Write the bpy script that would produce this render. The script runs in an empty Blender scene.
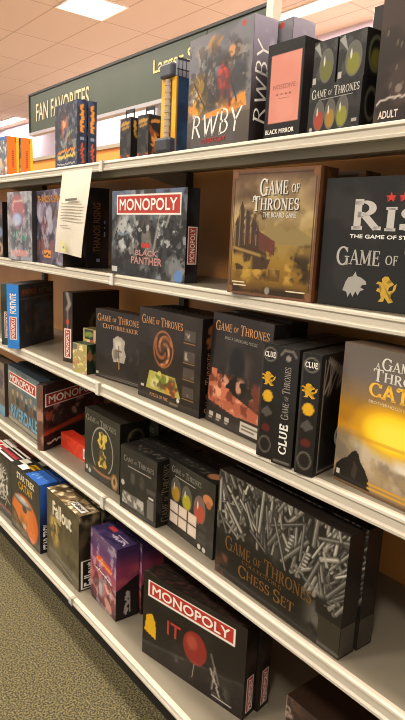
import bpy, bmesh, math, random
import numpy as np
from mathutils import Vector, Matrix

SC = bpy.context.scene
COL = SC.collection
R = math.radians
FZ = 1.40                       # eye height above the carpet

# ------------------------------------------------------------------ camera
cd = bpy.data.cameras.new('camera'); cam = bpy.data.objects.new('camera', cd); COL.objects.link(cam)
right = Vector((0.61962727, 0.78363718, 0.04443897))
down = Vector((0.18608041, -0.09165987, -0.97824974))
fwd = Vector((-0.76251959, 0.61441943, -0.20261448))
m = Matrix((right, -down, -fwd)).transposed().to_4x4(); m.translation = (0, 0, FZ)
cam.matrix_world = m
cd.sensor_fit = 'VERTICAL'; cd.sensor_height = 36; cd.sensor_width = 36; cd.lens = 36*595/720
cd.clip_start = .02; cd.clip_end = 100
SC.camera = cam
SC.view_settings.view_transform = 'Standard'; SC.view_settings.look = 'None'
SC.view_settings.gamma = 1; SC.view_settings.use_curve_mapping = False
SC.view_settings.exposure = 0.42
SC.cycles.filter_width = 1.0

# ------------------------------------------------------------------ materials
def lin(c):
    c = np.asarray(c, float)
    return np.where(c <= .04045, c/12.92, ((c+.055)/1.055)**2.4)
def rgb(h):
    h = h.lstrip('#'); return tuple(int(h[i:i+2], 16)/255 for i in (0, 2, 4))
def base_mat(name):
    M = bpy.data.materials.new(name); M.use_nodes = True
    return M, M.node_tree.nodes, M.node_tree.links, M.node_tree.nodes['Principled BSDF']
_mc = {}
def mat(hexc, rough=.5, metal=0, coat=0, name=None, emit=0):
    k = (hexc, rough, metal, coat, emit)
    if k in _mc: return _mc[k]
    M, N, L, b = base_mat(name or 'paint '+hexc)
    c = tuple(lin(rgb(hexc)))+(1,)
    b.inputs['Base Color'].default_value = c
    b.inputs['Roughness'].default_value = rough; b.inputs['Metallic'].default_value = metal
    b.inputs['Coat Weight'].default_value = coat; b.inputs['Coat Roughness'].default_value = .12
    if emit:
        b.inputs['Emission Color'].default_value = c; b.inputs['Emission Strength'].default_value = emit
    _mc[k] = M
    return M
def noisy(name, c1, c2, scale, rough=.6, bump=0, detail=4, lo=.35, hi=.65, coat=0, bscale=None, mapping=None):
    M, N, L, b = base_mat(name)
    tc = N.new('ShaderNodeTexCoord'); n = N.new('ShaderNodeTexNoise'); r = N.new('ShaderNodeValToRGB')
    n.inputs['Scale'].default_value = scale; n.inputs['Detail'].default_value = detail
    src = tc.outputs['Object']
    if mapping:
        mp = N.new('ShaderNodeMapping'); mp.inputs['Scale'].default_value = mapping; L.new(src, mp.inputs[0]); src = mp.outputs[0]
    L.new(src, n.inputs['Vector']); L.new(n.outputs['Fac'], r.inputs['Fac'])
    r.color_ramp.elements[0].position = lo; r.color_ramp.elements[1].position = hi
    r.color_ramp.elements[0].color = tuple(lin(rgb(c1)))+(1,); r.color_ramp.elements[1].color = tuple(lin(rgb(c2)))+(1,)
    L.new(r.outputs['Color'], b.inputs['Base Color'])
    b.inputs['Roughness'].default_value = rough; b.inputs['Coat Weight'].default_value = coat
    if bump:
        n2 = N.new('ShaderNodeTexNoise'); n2.inputs['Scale'].default_value = bscale or scale; L.new(src, n2.inputs['Vector'])
        bp = N.new('ShaderNodeBump'); bp.inputs['Strength'].default_value = bump; bp.inputs['Distance'].default_value = .004
        L.new(n2.outputs['Fac'], bp.inputs['Height']); L.new(bp.outputs['Normal'], b.inputs['Normal'])
    return M
def wrap(N, L, b, amt=.16):
    """shrink film: a glossy, slightly wavy clear coat"""
    tc = N.new('ShaderNodeTexCoord'); n = N.new('ShaderNodeTexNoise'); n.inputs['Scale'].default_value = 22
    n.inputs['Detail'].default_value = 2
    bp = N.new('ShaderNodeBump'); bp.inputs['Strength'].default_value = amt; bp.inputs['Distance'].default_value = .004
    L.new(tc.outputs['Object'], n.inputs['Vector']); L.new(n.outputs['Fac'], bp.inputs['Height'])
    L.new(bp.outputs['Normal'], b.inputs['Coat Normal'])
    b.inputs['Coat Weight'].default_value = .3; b.inputs['Coat Roughness'].default_value = .06; b.inputs['Specular IOR Level'].default_value = .2
def print_mat():
    M, N, L, b = base_mat('printed board under film')
    a = N.new('ShaderNodeAttribute'); a.attribute_name = 'ink'
    L.new(a.outputs['Color'], b.inputs['Base Color']); b.inputs['Roughness'].default_value = .45
    wrap(N, L, b); return M
PRINT = print_mat()
_bm = {}
def board(hexc):
    if hexc not in _bm:
        M, N, L, b = base_mat('carton board '+hexc)
        b.inputs['Base Color'].default_value = tuple(lin(rgb(hexc)))+(1,); b.inputs['Roughness'].default_value = .45
        wrap(N, L, b); _bm[hexc] = M
    return _bm[hexc]

# ------------------------------------------------------------------ object helpers
def link(name, me, parent=None, m=None):
    o = bpy.data.objects.new(name, me); COL.objects.link(o)
    if m is not None and me is not None and not me.materials: me.materials.append(m)
    if parent: o.parent = parent
    return o
def tag(o, label, cat, group=None):
    o['label'] = label; o['category'] = cat
    if group: o['group'] = group
    return o
def struct(o): o['kind'] = 'structure'; return o
def bm_box(bm, x0, x1, y0, y1, z0, z1, bev=0):
    vs = [bm.verts.new((x, y, z)) for x in (x0, x1) for y in (y0, y1) for z in (z0, z1)]
    fs = [(0, 1, 3, 2), (4, 6, 7, 5), (0, 4, 5, 1), (2, 3, 7, 6), (0, 2, 6, 4), (1, 5, 7, 3)]
    f = [bm.faces.new([vs[i] for i in q]) for q in fs]
    if bev:
        es = list({e for q in f for e in q.edges})
        bmesh.ops.bevel(bm, geom=es, offset=bev, segments=2, affect='EDGES', profile=.5)
def finish(bm, name):
    bmesh.ops.recalc_face_normals(bm, faces=bm.faces[:])
    me = bpy.data.meshes.new(name); bm.to_mesh(me); bm.free(); return me
def box_mesh(name, *b, bev=0):
    bm = bmesh.new(); bm_box(bm, *b, bev=bev); return finish(bm, name)
def extrude_profile(name, prof, x0, x1):
    """prof: (y,z) loop swept along X"""
    bm = bmesh.new(); a = [bm.verts.new((x0, y, z)) for y, z in prof]; c = [bm.verts.new((x1, y, z)) for y, z in prof]
    n = len(prof)
    for i in range(n): bm.faces.new((a[i], a[(i+1) % n], c[(i+1) % n], c[i]))
    bm.faces.new(a[::-1]); bm.faces.new(c)
    return finish(bm, name)
def cyl(bm, p, q, r, seg=12):
    p, q = Vector(p), Vector(q); d = (q-p); M = Matrix.Translation((p+q)/2) @ d.to_track_quat('Z', 'Y').to_matrix().to_4x4()
    bmesh.ops.create_cone(bm, cap_ends=True, segments=seg, radius1=r, radius2=r, depth=d.length, matrix=M)
def empty(name, loc, rz=0, lean=0):
    o = bpy.data.objects.new(name, None); COL.objects.link(o); o.empty_display_size = .05
    o.location = loc; o.rotation_euler = (-R(lean), 0, R(rz)); return o

# ------------------------------------------------------------------ faces of a box: 2-D print space -> 3-D
class Face:
    """u runs left to right, v bottom to top as one reads the face"""
    def __init__(s, O, U, V):
        s.O, s.U, s.V = Vector(O), Vector(U), Vector(V); s.w, s.h = s.U.length, s.V.length
        s.n = s.U.cross(s.V).normalized()
    def at(s, u, v, e=0): return s.O+s.U*u+s.V*v+s.n*e

# ------------------------------------------------------------------ printing: pictures as ink on a fine grid
class Pic:
    def __init__(s, w, h, n=96, bg='#1d1a17', seed=1):
        if w >= h: s.nx, s.ny = n, max(6, int(n*h/w))
        else: s.ny, s.nx = n, max(6, int(n*w/h))
        s.asp = w/h
        s.u, s.v = np.meshgrid(np.linspace(0, 1, s.nx), np.linspace(0, 1, s.ny))
        s.c = np.ones((s.ny, s.nx, 3))*np.array(rgb(bg)); s.rng = np.random.default_rng(seed)
    def mix(s, c, a):
        a = np.clip(a, 0, 1)[..., None]; s.c = s.c*(1-a)+np.array(rgb(c) if isinstance(c, str) else c)*a; return s
    def vgrad(s, *st):
        vs = [q[0] for q in st]; cs = np.array([rgb(q[1]) for q in st])
        for k in range(3): s.c[..., k] = np.interp(s.v, vs, cs[:, k])
        return s
    def fbm(s, sc=6, octv=4, sx=1, sy=1):
        out = np.zeros_like(s.u); amp = 1; tot = 0
        for o in range(octv):
            n = 64; g = s.rng.random((n, n)); f = sc*2**o
            x = (s.u*s.asp*f*sx+s.rng.random()*20) % (n-1); y = (s.v*f*sy+s.rng.random()*20) % (n-1)
            i, j = x.astype(int), y.astype(int); fx, fy = x-i, y-j
            fx = fx*fx*(3-2*fx); fy = fy*fy*(3-2*fy)
            out += amp*((g[j, i]*(1-fx)+g[j, i+1]*fx)*(1-fy)+(g[j+1, i]*(1-fx)+g[j+1, i+1]*fx)*fy); tot += amp; amp *= .5
        return out/tot
    def noise(s, c, sc=6, lo=.45, hi=.65, amt=1, mask=None, **k):
        a = np.clip((s.fbm(sc, **k)-lo)/(hi-lo), 0, 1)*amt
        if mask is not None: a = a*mask
        return s.mix(c, a)
    def band(s, v0, v1, soft=.04):
        return np.clip((s.v-v0)/soft, 0, 1)*np.clip((v1-s.v)/soft, 0, 1)
    def win(s, u0, v0, u1, v1, soft=.05): return s.band(v0, v1, soft)*np.clip((s.u-u0)/soft, 0, 1)*np.clip((u1-s.u)/soft, 0, 1)
    def ell(s, cx, cy, rx, ry, c, soft=.12, rot=0, amt=1):
        dx, dy = (s.u-cx)*s.asp, s.v-cy; a = R(rot); x = dx*math.cos(a)+dy*math.sin(a); y = -dx*math.sin(a)+dy*math.cos(a)
        d = np.sqrt((x/(rx*s.asp))**2+(y/ry)**2); return s.mix(c, np.clip((1-d)/soft+.5, 0, 1)*amt)
    def ring(s, cx, cy, rx, ry, t, c, amt=1):
        d = np.sqrt(((s.u-cx)/rx)**2+((s.v-cy)/ry)**2); return s.mix(c, np.clip(1.5-np.abs(d-1)/t, 0, 1)*amt)
    def rect(s, u0, v0, u1, v1, c, amt=1): return s.mix(c, ((s.u >= u0) & (s.u <= u1) & (s.v >= v0) & (s.v <= v1))*1.0*amt)
    def poly(s, pts, c, amt=1):
        ins = np.zeros(s.u.shape, bool); n = len(pts)
        for i in range(n):
            (x0, y0), (x1, y1) = pts[i], pts[(i+1) % n]
            if y0 == y1: continue
            k = ((y0 > s.v) != (y1 > s.v)) & (s.u < (x1-x0)*(s.v-y0)/(y1-y0)+x0); ins ^= k
        return s.mix(c, ins*1.0*amt)
    def line(s, x0, y0, x1, y1, w, c, amt=1):
        ax, bx = x0*s.asp, x1*s.asp; px = s.u*s.asp; dx, dy = bx-ax, y1-y0; L2 = dx*dx+dy*dy+1e-9
        t = np.clip(((px-ax)*dx+(s.v-y0)*dy)/L2, 0, 1); d = np.hypot(px-ax-t*dx, s.v-y0-t*dy)
        return s.mix(c, np.clip(1.5-d/w, 0, 1)*amt)
    def squig(s, x0, y0, x1, y1, amp, n, w, c, amt=1):
        vert = abs(y1-y0) > abs(x1-x0); n = int(n*1.7)
        pts = []
        for i in range(n+1):
            f, k = i/n+s.rng.uniform(-.35, .35)/n, s.rng.uniform(-1, 1)*amp
            pts.append((x0+(x1-x0)*f+(k if vert else 0), y0+(y1-y0)*f+(0 if vert else k)))
        for a, b in zip(pts, pts[1:]): s.line(*a, *b, w, c, amt)
        return s
    def blobs(s, n, u0, v0, u1, v1, pal, r0, r1, amt=.9):
        for i in range(n):
            s.ell(s.rng.uniform(u0, u1), s.rng.uniform(v0, v1), s.rng.uniform(r0, r1), s.rng.uniform(r0, r1)*1.2, pal[s.rng.integers(len(pal))], soft=.3, rot=s.rng.uniform(0, 180), amt=amt)
        return s
    def banner(s, u0, v0, u1, v1, red='#b8362c'):
        s.rect(u0, v0, u1, v1, '#efe6dc'); du, dv = .012, .012*s.asp
        return s.rect(u0+du, v0+dv, u1-du, v1-dv, red)

def panel(name, face, pic, parent, e=.0006):
    ny, nx = pic.ny, pic.nx
    O, U, V = face.O+face.n*e, face.U, face.V
    P = (np.array(O)[None, None]+pic.u[..., None]*np.array(U)+pic.v[..., None]*np.array(V)).reshape(-1, 3)
    idx = np.arange(nx*ny).reshape(ny, nx)
    q = np.stack([idx[:-1, :-1], idx[:-1, 1:], idx[1:, 1:], idx[1:, :-1]], -1).reshape(-1, 4)
    me = bpy.data.meshes.new(name); me.from_pydata(P.tolist(), [], q.tolist())
    a = me.color_attributes.new('ink', 'FLOAT_COLOR', 'POINT')
    col = np.concatenate([lin(pic.c.reshape(-1, 3)), np.ones((nx*ny, 1))], 1).astype(np.float32)
    a.data.foreach_set('color', col.ravel())
    me.materials.append(PRINT)
    return link(name, me, parent)

# ------------------------------------------------------------------ lettering
_tc = {}
def sans2d(text, bold):
    k = (text, bold)
    if k in _tc: return _tc[k]
    cu = bpy.data.curves.new('t', 'FONT'); cu.body = text; cu.size = 1; cu.resolution_u = 3
    o = bpy.data.objects.new('t', cu); COL.objects.link(o)
    bpy.context.view_layer.update()
    dg = bpy.context.evaluated_depsgraph_get(); me = bpy.data.meshes.new_from_object(o.evaluated_get(dg))
    v = np.array([tuple(x.co)[:2] for x in me.vertices]); f = [list(p.vertices) for p in me.polygons]
    if bold:
        d = bold*.85; n = len(v); sh = ((-d, 0), (d, 0), (0, d), (0, -d))
        f = [[i+k*n for i in q] for k in range(4) for q in f]; v = np.concatenate([v+np.array(q) for q in sh])
    bpy.data.objects.remove(o); bpy.data.curves.remove(cu); bpy.data.meshes.remove(me)
    _tc[k] = (v, f); return v, f
T, t = .17, .075
def _l(x0, y0, x1, y1, w): return ('l', x0, y0, x1, y1, w)
def _s(x, y, w=.3): return ('l', x-w/2, y+(.03 if y < .5 else -.03), x+w/2, y+(.03 if y < .5 else -.03), .06)
def _a(cx, cy, rx, ry, a0, a1, w=T): return ('a', cx, cy, rx, ry, a0, a1, w)
GL = {
 'A': (.8, [_l(.08, 0, .4, 1, t), _l(.4, 1, .72, 0, T), _l(.2, .34, .58, .34, t), _s(.08, 0), _s(.72, 0)]),
 'B': (.68, [_l(.16, 0, .16, 1, T), _a(.3, .74, .25, .23, -90, 90), _a(.3, .27, .31, .24, -90, 90), _l(.1, .97, .3, .97, t), _l(.1, .5, .3, .5, t), _l(.1, .03, .3, .03, t)]),
 'C': (.8, [_a(.44, .5, .36, .46, 45, 315), _l(.72, .7, .72, .95, t), _l(.72, .05, .72, .3, t)]),
 'D': (.8, [_l(.16, 0, .16, 1, T), _a(.3, .5, .4, .47, -90, 90), _l(.06, .97, .3, .97, t), _l(.06, .03, .3, .03, t)]),
 'E': (.68, [_l(.16, 0, .16, 1, T), _l(.05, .965, .6, .965, t), _l(.16, .52, .5, .52, t), _l(.05, .035, .63, .035, t), _l(.58, .78, .58, 1, t), _l(.61, 0, .61, .24, t), _l(.48, .4, .48, .64, t)]),
 'F': (.64, [_l(.16, 0, .16, 1, T), _l(.05, .965, .6, .965, t), _l(.16, .52, .48, .52, t), _l(.58, .76, .58, 1, t), _l(.46, .4, .46, .64, t), _s(.16, 0)]),
 'G': (.88, [_a(.44, .5, .36, .46, 45, 320), _l(.72, .7, .72, .95, t), _l(.73, .05, .73, .42, .15), _s(.73, .45, .32)]),
 'H': (.88, [_l(.16, 0, .16, 1, T), _l(.72, 0, .72, 1, T), _l(.16, .52, .72, .52, t), _s(.16, 0), _s(.16, 1), _s(.72, 0), _s(.72, 1)]),
 'I': (.36, [_l(.18, 0, .18, 1, T), _s(.18, 0), _s(.18, 1)]),
 'K': (.82, [_l(.16, 0, .16, 1, T), _l(.2, .42, .66, 1, t), _l(.34, .56, .72, 0, T), _s(.16, 0), _s(.16, 1), _s(.72, 0), _s(.66, 1)]),
 'L': (.66, [_l(.16, 0, .16, 1, T), _l(.05, .035, .62, .035, t), _l(.6, 0, .6, .26, t), _s(.16, 1)]),
 'M': (1.02, [_l(.14, 0, .16, 1, t), _l(.16, 1, .5, .1, T), _l(.5, .1, .84, 1, t), _l(.86, 0, .84, 1, T), _s(.14, 0, .26), _s(.86, 0), _s(.12, 1, .2), _s(.9, 1, .2)]),
 'N': (.88, [_l(.15, 0, .15, 1, t), _l(.15, 1, .73, 0, T), _l(.73, 0, .73, 1, t), _s(.15, 0, .26), _s(.1, 1, .2), _s(.73, 1, .26)]),
 'O': (.9, [_a(.45, .5, .37, .46, 0, 360)]),
 'P': (.66, [_l(.16, 0, .16, 1, T), _a(.3, .73, .27, .24, -90, 90), _l(.06, .97, .3, .97, t), _l(.16, .49, .3, .49, t), _s(.16, 0)]),
 'R': (.78, [_l(.16, 0, .16, 1, T), _a(.3, .74, .26, .23, -90, 90), _l(.06, .97, .3, .97, t), _l(.16, .51, .34, .51, t), _l(.34, .5, .7, 0, T), _s(.16, 0), _s(.72, 0, .2)]),
 'S': (.62, [_a(.31, .74, .22, .22, 30, 270), _a(.31, .26, .23, .23, -150, 90), _l(.52, .72, .52, .95, t), _l(.08, .05, .08, .3, t)]),
 'T': (.78, [_l(.39, 0, .39, 1, T), _l(.04, .965, .74, .965, t), _l(.06, .76, .06, 1, t), _l(.72, .76, .72, 1, t), _s(.39, 0)]),
 'U': (.84, [_l(.16, .32, .16, 1, T), _a(.42, .32, .27, .29, 180, 360, .11), _l(.69, .32, .69, 1, t), _s(.16, 1), _s(.69, 1, .26)]),
 'V': (.8, [_l(.08, 1, .4, 0, T), _l(.4, 0, .72, 1, t), _s(.08, 1), _s(.72, 1)]),
 'W': (1.1, [_l(.08, 1, .32, 0, T), _l(.32, 0, .55, .9, t), _l(.55, .9, .78, 0, T), _l(.78, 0, 1.02, 1, t)]),
 'Y': (.78, [_l(.08, 1, .39, .46, T), _l(.39, .46, .7, 1, t), _l(.39, 0, .39, .48, T), _s(.39, 0), _s(.08, 1), _s(.7, 1)]),
 "'": (.2, [_l(.1, .75, .1, 1, .09)]), ' ': (.32, []),
}
def glyph_polys(strokes):
    V, F = [], []
    for s in strokes:
        if s[0] == 'l':
            pts = [(s[1], s[2]), (s[3], s[4])]; w = [s[5]]*2
        else:
            _, cx, cy, rx, ry, a0, a1, ww = s; n = max(6, int(abs(a1-a0)/18))
            pts, w = [], []
            for i in range(n+1):
                a = R(a0+(a1-a0)*i/n); pts.append((cx+rx*math.cos(a), cy+ry*math.sin(a))); w.append(ww*(.42+.58*abs(math.cos(a))))
        L, Rr = [], []
        for i, p in enumerate(pts):
            q0, q1 = pts[max(0, i-1)], pts[min(len(pts)-1, i+1)]; dx, dy = q1[0]-q0[0], q1[1]-q0[1]; d = math.hypot(dx, dy) or 1
            nx, ny = -dy/d*w[i]/2, dx/d*w[i]/2; L.append((p[0]+nx, p[1]+ny)); Rr.append((p[0]-nx, p[1]-ny))
        b = len(V); V += L+Rr; k = len(pts)
        for i in range(k-1): F.append([b+i, b+k+i, b+k+i+1, b+i+1])
    return V, F
def serif2d(text, scales=None):
    """small capitals: upper-case letters are tall, lower-case are set lower, digits 0 shrink 'of'"""
    x = 0; V, F = [], []
    for ch in text:
        sc = 1.32 if ch.isupper() else 1.0; up = ch.upper()
        if ch in '<>': sc = .62; up = {'<': 'O', '>': 'F'}[ch]
        w, st = GL.get(up, GL[' ']); v, f = glyph_polys(st); b = len(V)
        dy = -.32*.35 if ch.isupper() else (.12 if ch in '<>' else 0)
        V += [(x+p[0]*sc, p[1]*sc+dy) for p in v]; F += [[b+i for i in q] for q in f]
        x += w*sc+.06
    return np.array(V), F
def heavy2d(text):
    """slab capitals, every stroke heavy"""
    x = 0; V, F = [], []
    for ch in text:
        w, st = GL.get(ch.upper(), GL[' ']); st = [tuple(list(s[:-1])+[max(s[-1], .2) if s[-1] > .065 else .13]) for s in st]
        v, f = glyph_polys(st); b = len(V); V += [(x+p[0], p[1]) for p in v]; F += [[b+i for i in q] for q in f]; x += w+.09
    return np.array(V), F
def thin2d(text, seed=4):
    rr = random.Random(seed); x = 0; V, F = [], []
    for ch in text:
        w, st = GL.get(ch.upper(), GL[' ']); st = [tuple(list(s[:-1])+[.1]) for s in st if s[-1] > .065]
        v, f = glyph_polys(st); b = len(V); k = rr.uniform(.9, 1.15); V += [(x+p[0]+.12*p[1], p[1]*k-.05*(k-1)) for p in v]; F += [[b+i for i in q] for q in f]; x += w+.03
    return np.array(V), F
def lettering(face, text, u0, v0, u1, v1, m, parent, style='sans', bold=.02, turn=0, name='title_lettering', e=.0011, arch=0):
    """fit the words into the rectangle u0..u1, v0..v1 of a face; turn 90 = reads upwards"""
    V, F = (serif2d(text) if style == 'serif' else heavy2d(text) if style == 'heavy' else thin2d(text) if style == 'thin' else sans2d(text, bold))
    lo, hi = V.min(0), V.max(0); q = (V-lo)/(hi-lo)
    if turn == 90: q = np.stack([1-q[:, 1], q[:, 0]], 1)
    if arch: q[:, 1] += arch*(1-(2*q[:, 0]-1)**2)
    nl = 4 if style == 'sans' and bold else 1; per = len(q)//nl      # the four strikes of a bold letter lie on one another
    P = [tuple(face.at(u0+(u1-u0)*a, v0+(v1-v0)*b, e+.00025*(i//per))) for i, (a, b) in enumerate(q)]
    me = bpy.data.meshes.new(name); me.from_pydata(P, [], F); me.materials.append(m)
    return link(name, me, parent)
def shape(face, polys, m, parent, name='emblem', e=.0010):
    V, F = [], []
    bm = bmesh.new()
    for pts in polys:
        try: bm.faces.new([bm.verts.new(face.at(u, v, e)) for u, v in pts])
        except ValueError: pass
    bmesh.ops.triangulate(bm, faces=bm.faces[:])
    me = bpy.data.meshes.new(name); bm.to_mesh(me); bm.free(); me.materials.append(m)
    return link(name, me, parent)

WHITE = mat('#ece7de', .5); SILVER = mat('#b9b4ab', .35, .4); GREY = mat('#8d877d', .5); GOLD = mat('#d9a520', .4, .2)
COPPER = mat('#b9743f', .4, .2); RED = mat('#b5302a', .5); BRONZE = mat('#6d4c22', .4, .3); CREAM = mat('#d9cba6', .6); DIM = mat('#7d6c52', .5)

# ------------------------------------------------------------------ a boxed game
SZ = {1: FZ+.228, 2: FZ-.134, 3: FZ-.4935, 4: FZ-.856, 5: FZ-1.25}
GR = {1: 'boxed games on the top shelf', 2: 'boxed games on the second shelf', 3: 'boxed games on the third shelf', 4: 'boxed games on the fourth shelf', 5: 'boxed games on the bottom shelf'}
class Game:
    def __init__(s, name, shelf, x, y, yaw, w, h, d, label, color='#1b1815', cat='board game', lean=0, dz=0):
        a = R(yaw); s.w, s.h, s.d, s.yaw, s.shelf = w, h, d, yaw, shelf
        lift = d*math.sin(R(lean)) if lean else 0
        s.root = empty(name, (x+math.cos(a)*w/2, y+math.sin(a)*w/2, SZ[shelf]+dz+lift+.0006), yaw, lean)
        tag(s.root, label, cat, GR[shelf])
        s.carton = link('carton', box_mesh('carton', -w/2, w/2, 0, d, 0, h, bev=.0012), s.root, board(color))
        s.front = Face((-w/2, 0, 0), (w, 0, 0), (0, 0, h)); s.side = Face((w/2, 0, 0), (0, d, 0), (0, 0, h)); s.top = Face((-w/2, 0, h), (w, 0, 0), (0, d, 0))
    def pic(s, which, bg='#1b1815', n=96, seed=1):
        global p
        f = getattr(s, which); p = Pic(f.w, f.h, n, bg, seed); return p
    def art(s, which, p): return panel({'front': 'cover_print', 'side': 'side_print', 'top': 'top_print'}[which], getattr(s, which), p, s.root)
    def text(s, which, *a, **k): return lettering(getattr(s, which), *a[:6], s.root, **k)
    def shape(s, which, polys, m, **k): return shape(getattr(s, which), polys, m, s.root, **k)
def dup(root, label, dx=0, dy=0, dyaw=0, dz=0):
    """a copy set down dx, dy away in the box's own directions"""
    r = root.copy(); COL.objects.link(r); a = root.rotation_euler.z
    r.location = root.location+Vector((dx*math.cos(a)-dy*math.sin(a), dx*math.sin(a)+dy*math.cos(a), dz))
    r.rotation_euler.z = a+R(dyaw); r['label'] = label
    for ch in list(root.children):
        c = ch.copy(); COL.objects.link(c); c.parent = r
        for g in ch.children:
            k = g.copy(); COL.objects.link(k); k.parent = c
    return r
GOT = 'Game <> Thrones'
def egg(p, cx, cy, rx, ry, low, top='#57534a'):
    p.ell(cx, cy, rx*1.08, ry*1.06, '#6b675d', soft=.08).ell(cx, cy, rx, ry, top, soft=.1)
    p.ell(cx, cy-ry*.28, rx*.86, ry*.66, low, soft=.25).ell(cx, cy+ry*.62, rx*.42, ry*.3, top, soft=.4)
    return p.ell(cx-rx*.35, cy+ry*.3, rx*.12, ry*.3, '#cfcabd', soft=.5)

# ================================================================== ROOM
CEIL = FZ+2.47
def ceiling_mat():
    M, N, L, b = base_mat('ceiling tiles')
    tc = N.new('ShaderNodeTexCoord'); br = N.new('ShaderNodeTexBrick'); mp = N.new('ShaderNodeMapping')
    mp.inputs['Location'].default_value = (6.915, -3.19, 0)
    L.new(tc.outputs['Object'], mp.inputs[0]); L.new(mp.outputs[0], br.inputs['Vector'])
    br.offset = 0; br.inputs['Scale'].default_value = 1; br.inputs['Brick Width'].default_value = 1.214; br.inputs['Row Height'].default_value = .607
    br.inputs['Mortar Size'].default_value = .010; br.inputs['Mortar Smooth'].default_value = .1
    br.inputs['Color1'].default_value = tuple(lin(rgb('#c6b098')))+(1,); br.inputs['Color2'].default_value = tuple(lin(rgb('#c3ad95')))+(1,)
    br.inputs['Mortar'].default_value = tuple(lin(rgb('#a99079')))+(1,)
    L.new(br.outputs['Color'], b.inputs['Base Color']); b.inputs['Roughness'].default_value = .9
    return M
X0, X1, Y0, Y1 = -17.5, 3.0, -2.4, 5.95
struct(link('ceiling', box_mesh('ceiling', X0, X1, Y0, Y1, CEIL, CEIL+.1), None, ceiling_mat()))
carpet = noisy('loop carpet', '#322c1b', '#6f6542', 170, .95, .6, 5, .42, .60)
struct(link('floor', box_mesh('floor', X0, X1, Y0, 1.3, -.1, 0), None, carpet))
struct(link('floor', box_mesh('floor', X0, X1, 1.3, Y1, -.1, 0), None, mat('#d9cbb4', .7)))  # unseen floor behind the unit, made pale to bounce light onto the ceiling
wallm = mat('#d3c6dc', .8, name='lavender wall paint')
struct(link('wall_back', box_mesh('wall_back', X0, X1, Y1, Y1+.1, 0, CEIL), None, wallm))
struct(link('wall_left', box_mesh('wall_left', X0-.1, X0, Y0, Y1, 0, CEIL), None, wallm))

# recessed light panels in the ceiling grid, and strip lights along the far wall
LAMP = mat('#fff4e2', .5, name='lit diffuser', emit=7); FRAME = mat('#e8dfd0', .5)
def area(loc, sx, sy, power, color=(1, .91, .79), rot=(0, 0, 0), name='lamp'):
    l = bpy.data.lights.new(name, 'AREA'); l.shape = 'RECTANGLE'; l.size = sx; l.size_y = sy; l.energy = power; l.color = color
    o = bpy.data.objects.new(name, l); COL.objects.link(o); o.location = loc; o.rotation_euler = rot; return o
def light_panel(x, y, sx, sy, label, power, group='recessed ceiling lights'):
    r = empty('ceiling_light', (x, y, CEIL)); tag(r, label, 'ceiling light', group)
    bm = bmesh.new()
    for a in (-1, 1):
        bm_box(bm, -sx/2, sx/2, a*(sy/2-.012)-.012, a*(sy/2-.012)+.012, -.012, 0)
        bm_box(bm, a*(sx/2-.012)-.012, a*(sx/2-.012)+.012, -sy/2+.024, sy/2-.024, -.012, 0)
    link('trim_frame', finish(bm, 'trim_frame'), r, FRAME)
    link('diffuser', box_mesh('diffuser', -sx/2+.024, sx/2-.024, -sy/2+.024, sy/2-.024, -.007, 0), r, LAMP)
    area((x, y, CEIL-.02), sx-.06, sy-.06, power)
    return r
PW = 60
light_panel(-6.60, 3.49, .607, .607, 'square white ceiling light above the green sign', PW)
light_panel(-15.0, 5.6-.02, 2.2, .3, 'long white strip light far off at the left edge', 60)
light_panel(-4.2, 5.21, 2.4, .24, 'long white strip light close to the lavender wall', 110)
light_panel(-9.6, 5.21, 2.4, .24, 'long white strip light hidden behind the green sign', 110)
for x in (-6.60, -4.17, -1.74, .69):
    for y in (1.06-1.214*0, -1.37):
        light_panel(x, y-.607*0, .607, .607, 'square white ceiling light over the aisle in front of the shelves', PW)
light_panel(-9.03, -1.37, .607, .607, 'square white ceiling light over the aisle in front of the shelves', PW)
for x in (-4.17, -1.74): light_panel(x, 3.49, .607, .607, 'square white fill light added out of view over the next aisle', PW)  # unseen lamps added to brighten the ceiling by bounce off the pale floor

# small sprinkler head on the ceiling
bm = bmesh.new(); cyl(bm, (0, 0, 0), (0, 0, -.03), .035); cyl(bm, (0, 0, -.03), (0, 0, -.07), .012); cyl(bm, (0, 0, -.07), (0, 0, -.075), .03)
o = link('sprinkler', finish(bm, 'sprinkler'), None, mat('#7b5f45', .5)); o.location = (-5.35, 2.82, CEIL); tag(o, 'small dark sprinkler head on the ceiling above the green sign', 'sprinkler')

# far shelving in the next aisle, with an orange header board under a grey rail
r = empty('shelving_unit', (-6.0, 2.5, 0)); tag(r, 'distant shelving unit with an orange header board behind the game shelves', 'shelving')
link('case_body', box_mesh('case_body', -2.6, 2.6, .03, .4, 0, FZ+.53), r, mat('#8a6a48', .6))
link('header_board', box_mesh('header_board', -2.6, 2.6, 0, .03, FZ+.40, FZ+.655), r, mat('#e0903c', .5))
link('top_rail', box_mesh('top_rail', -2.62, 2.62, -.02, .05, FZ+.655, FZ+.685), r, mat('#9a917f', .5))
for x in (-2.0, 0, 2.0): link('case_shelf', box_mesh('case_shelf', x-.95, x+.95, -.25, .03, 1.1, 1.13), r, mat('#8a6a48', .6))

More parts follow.
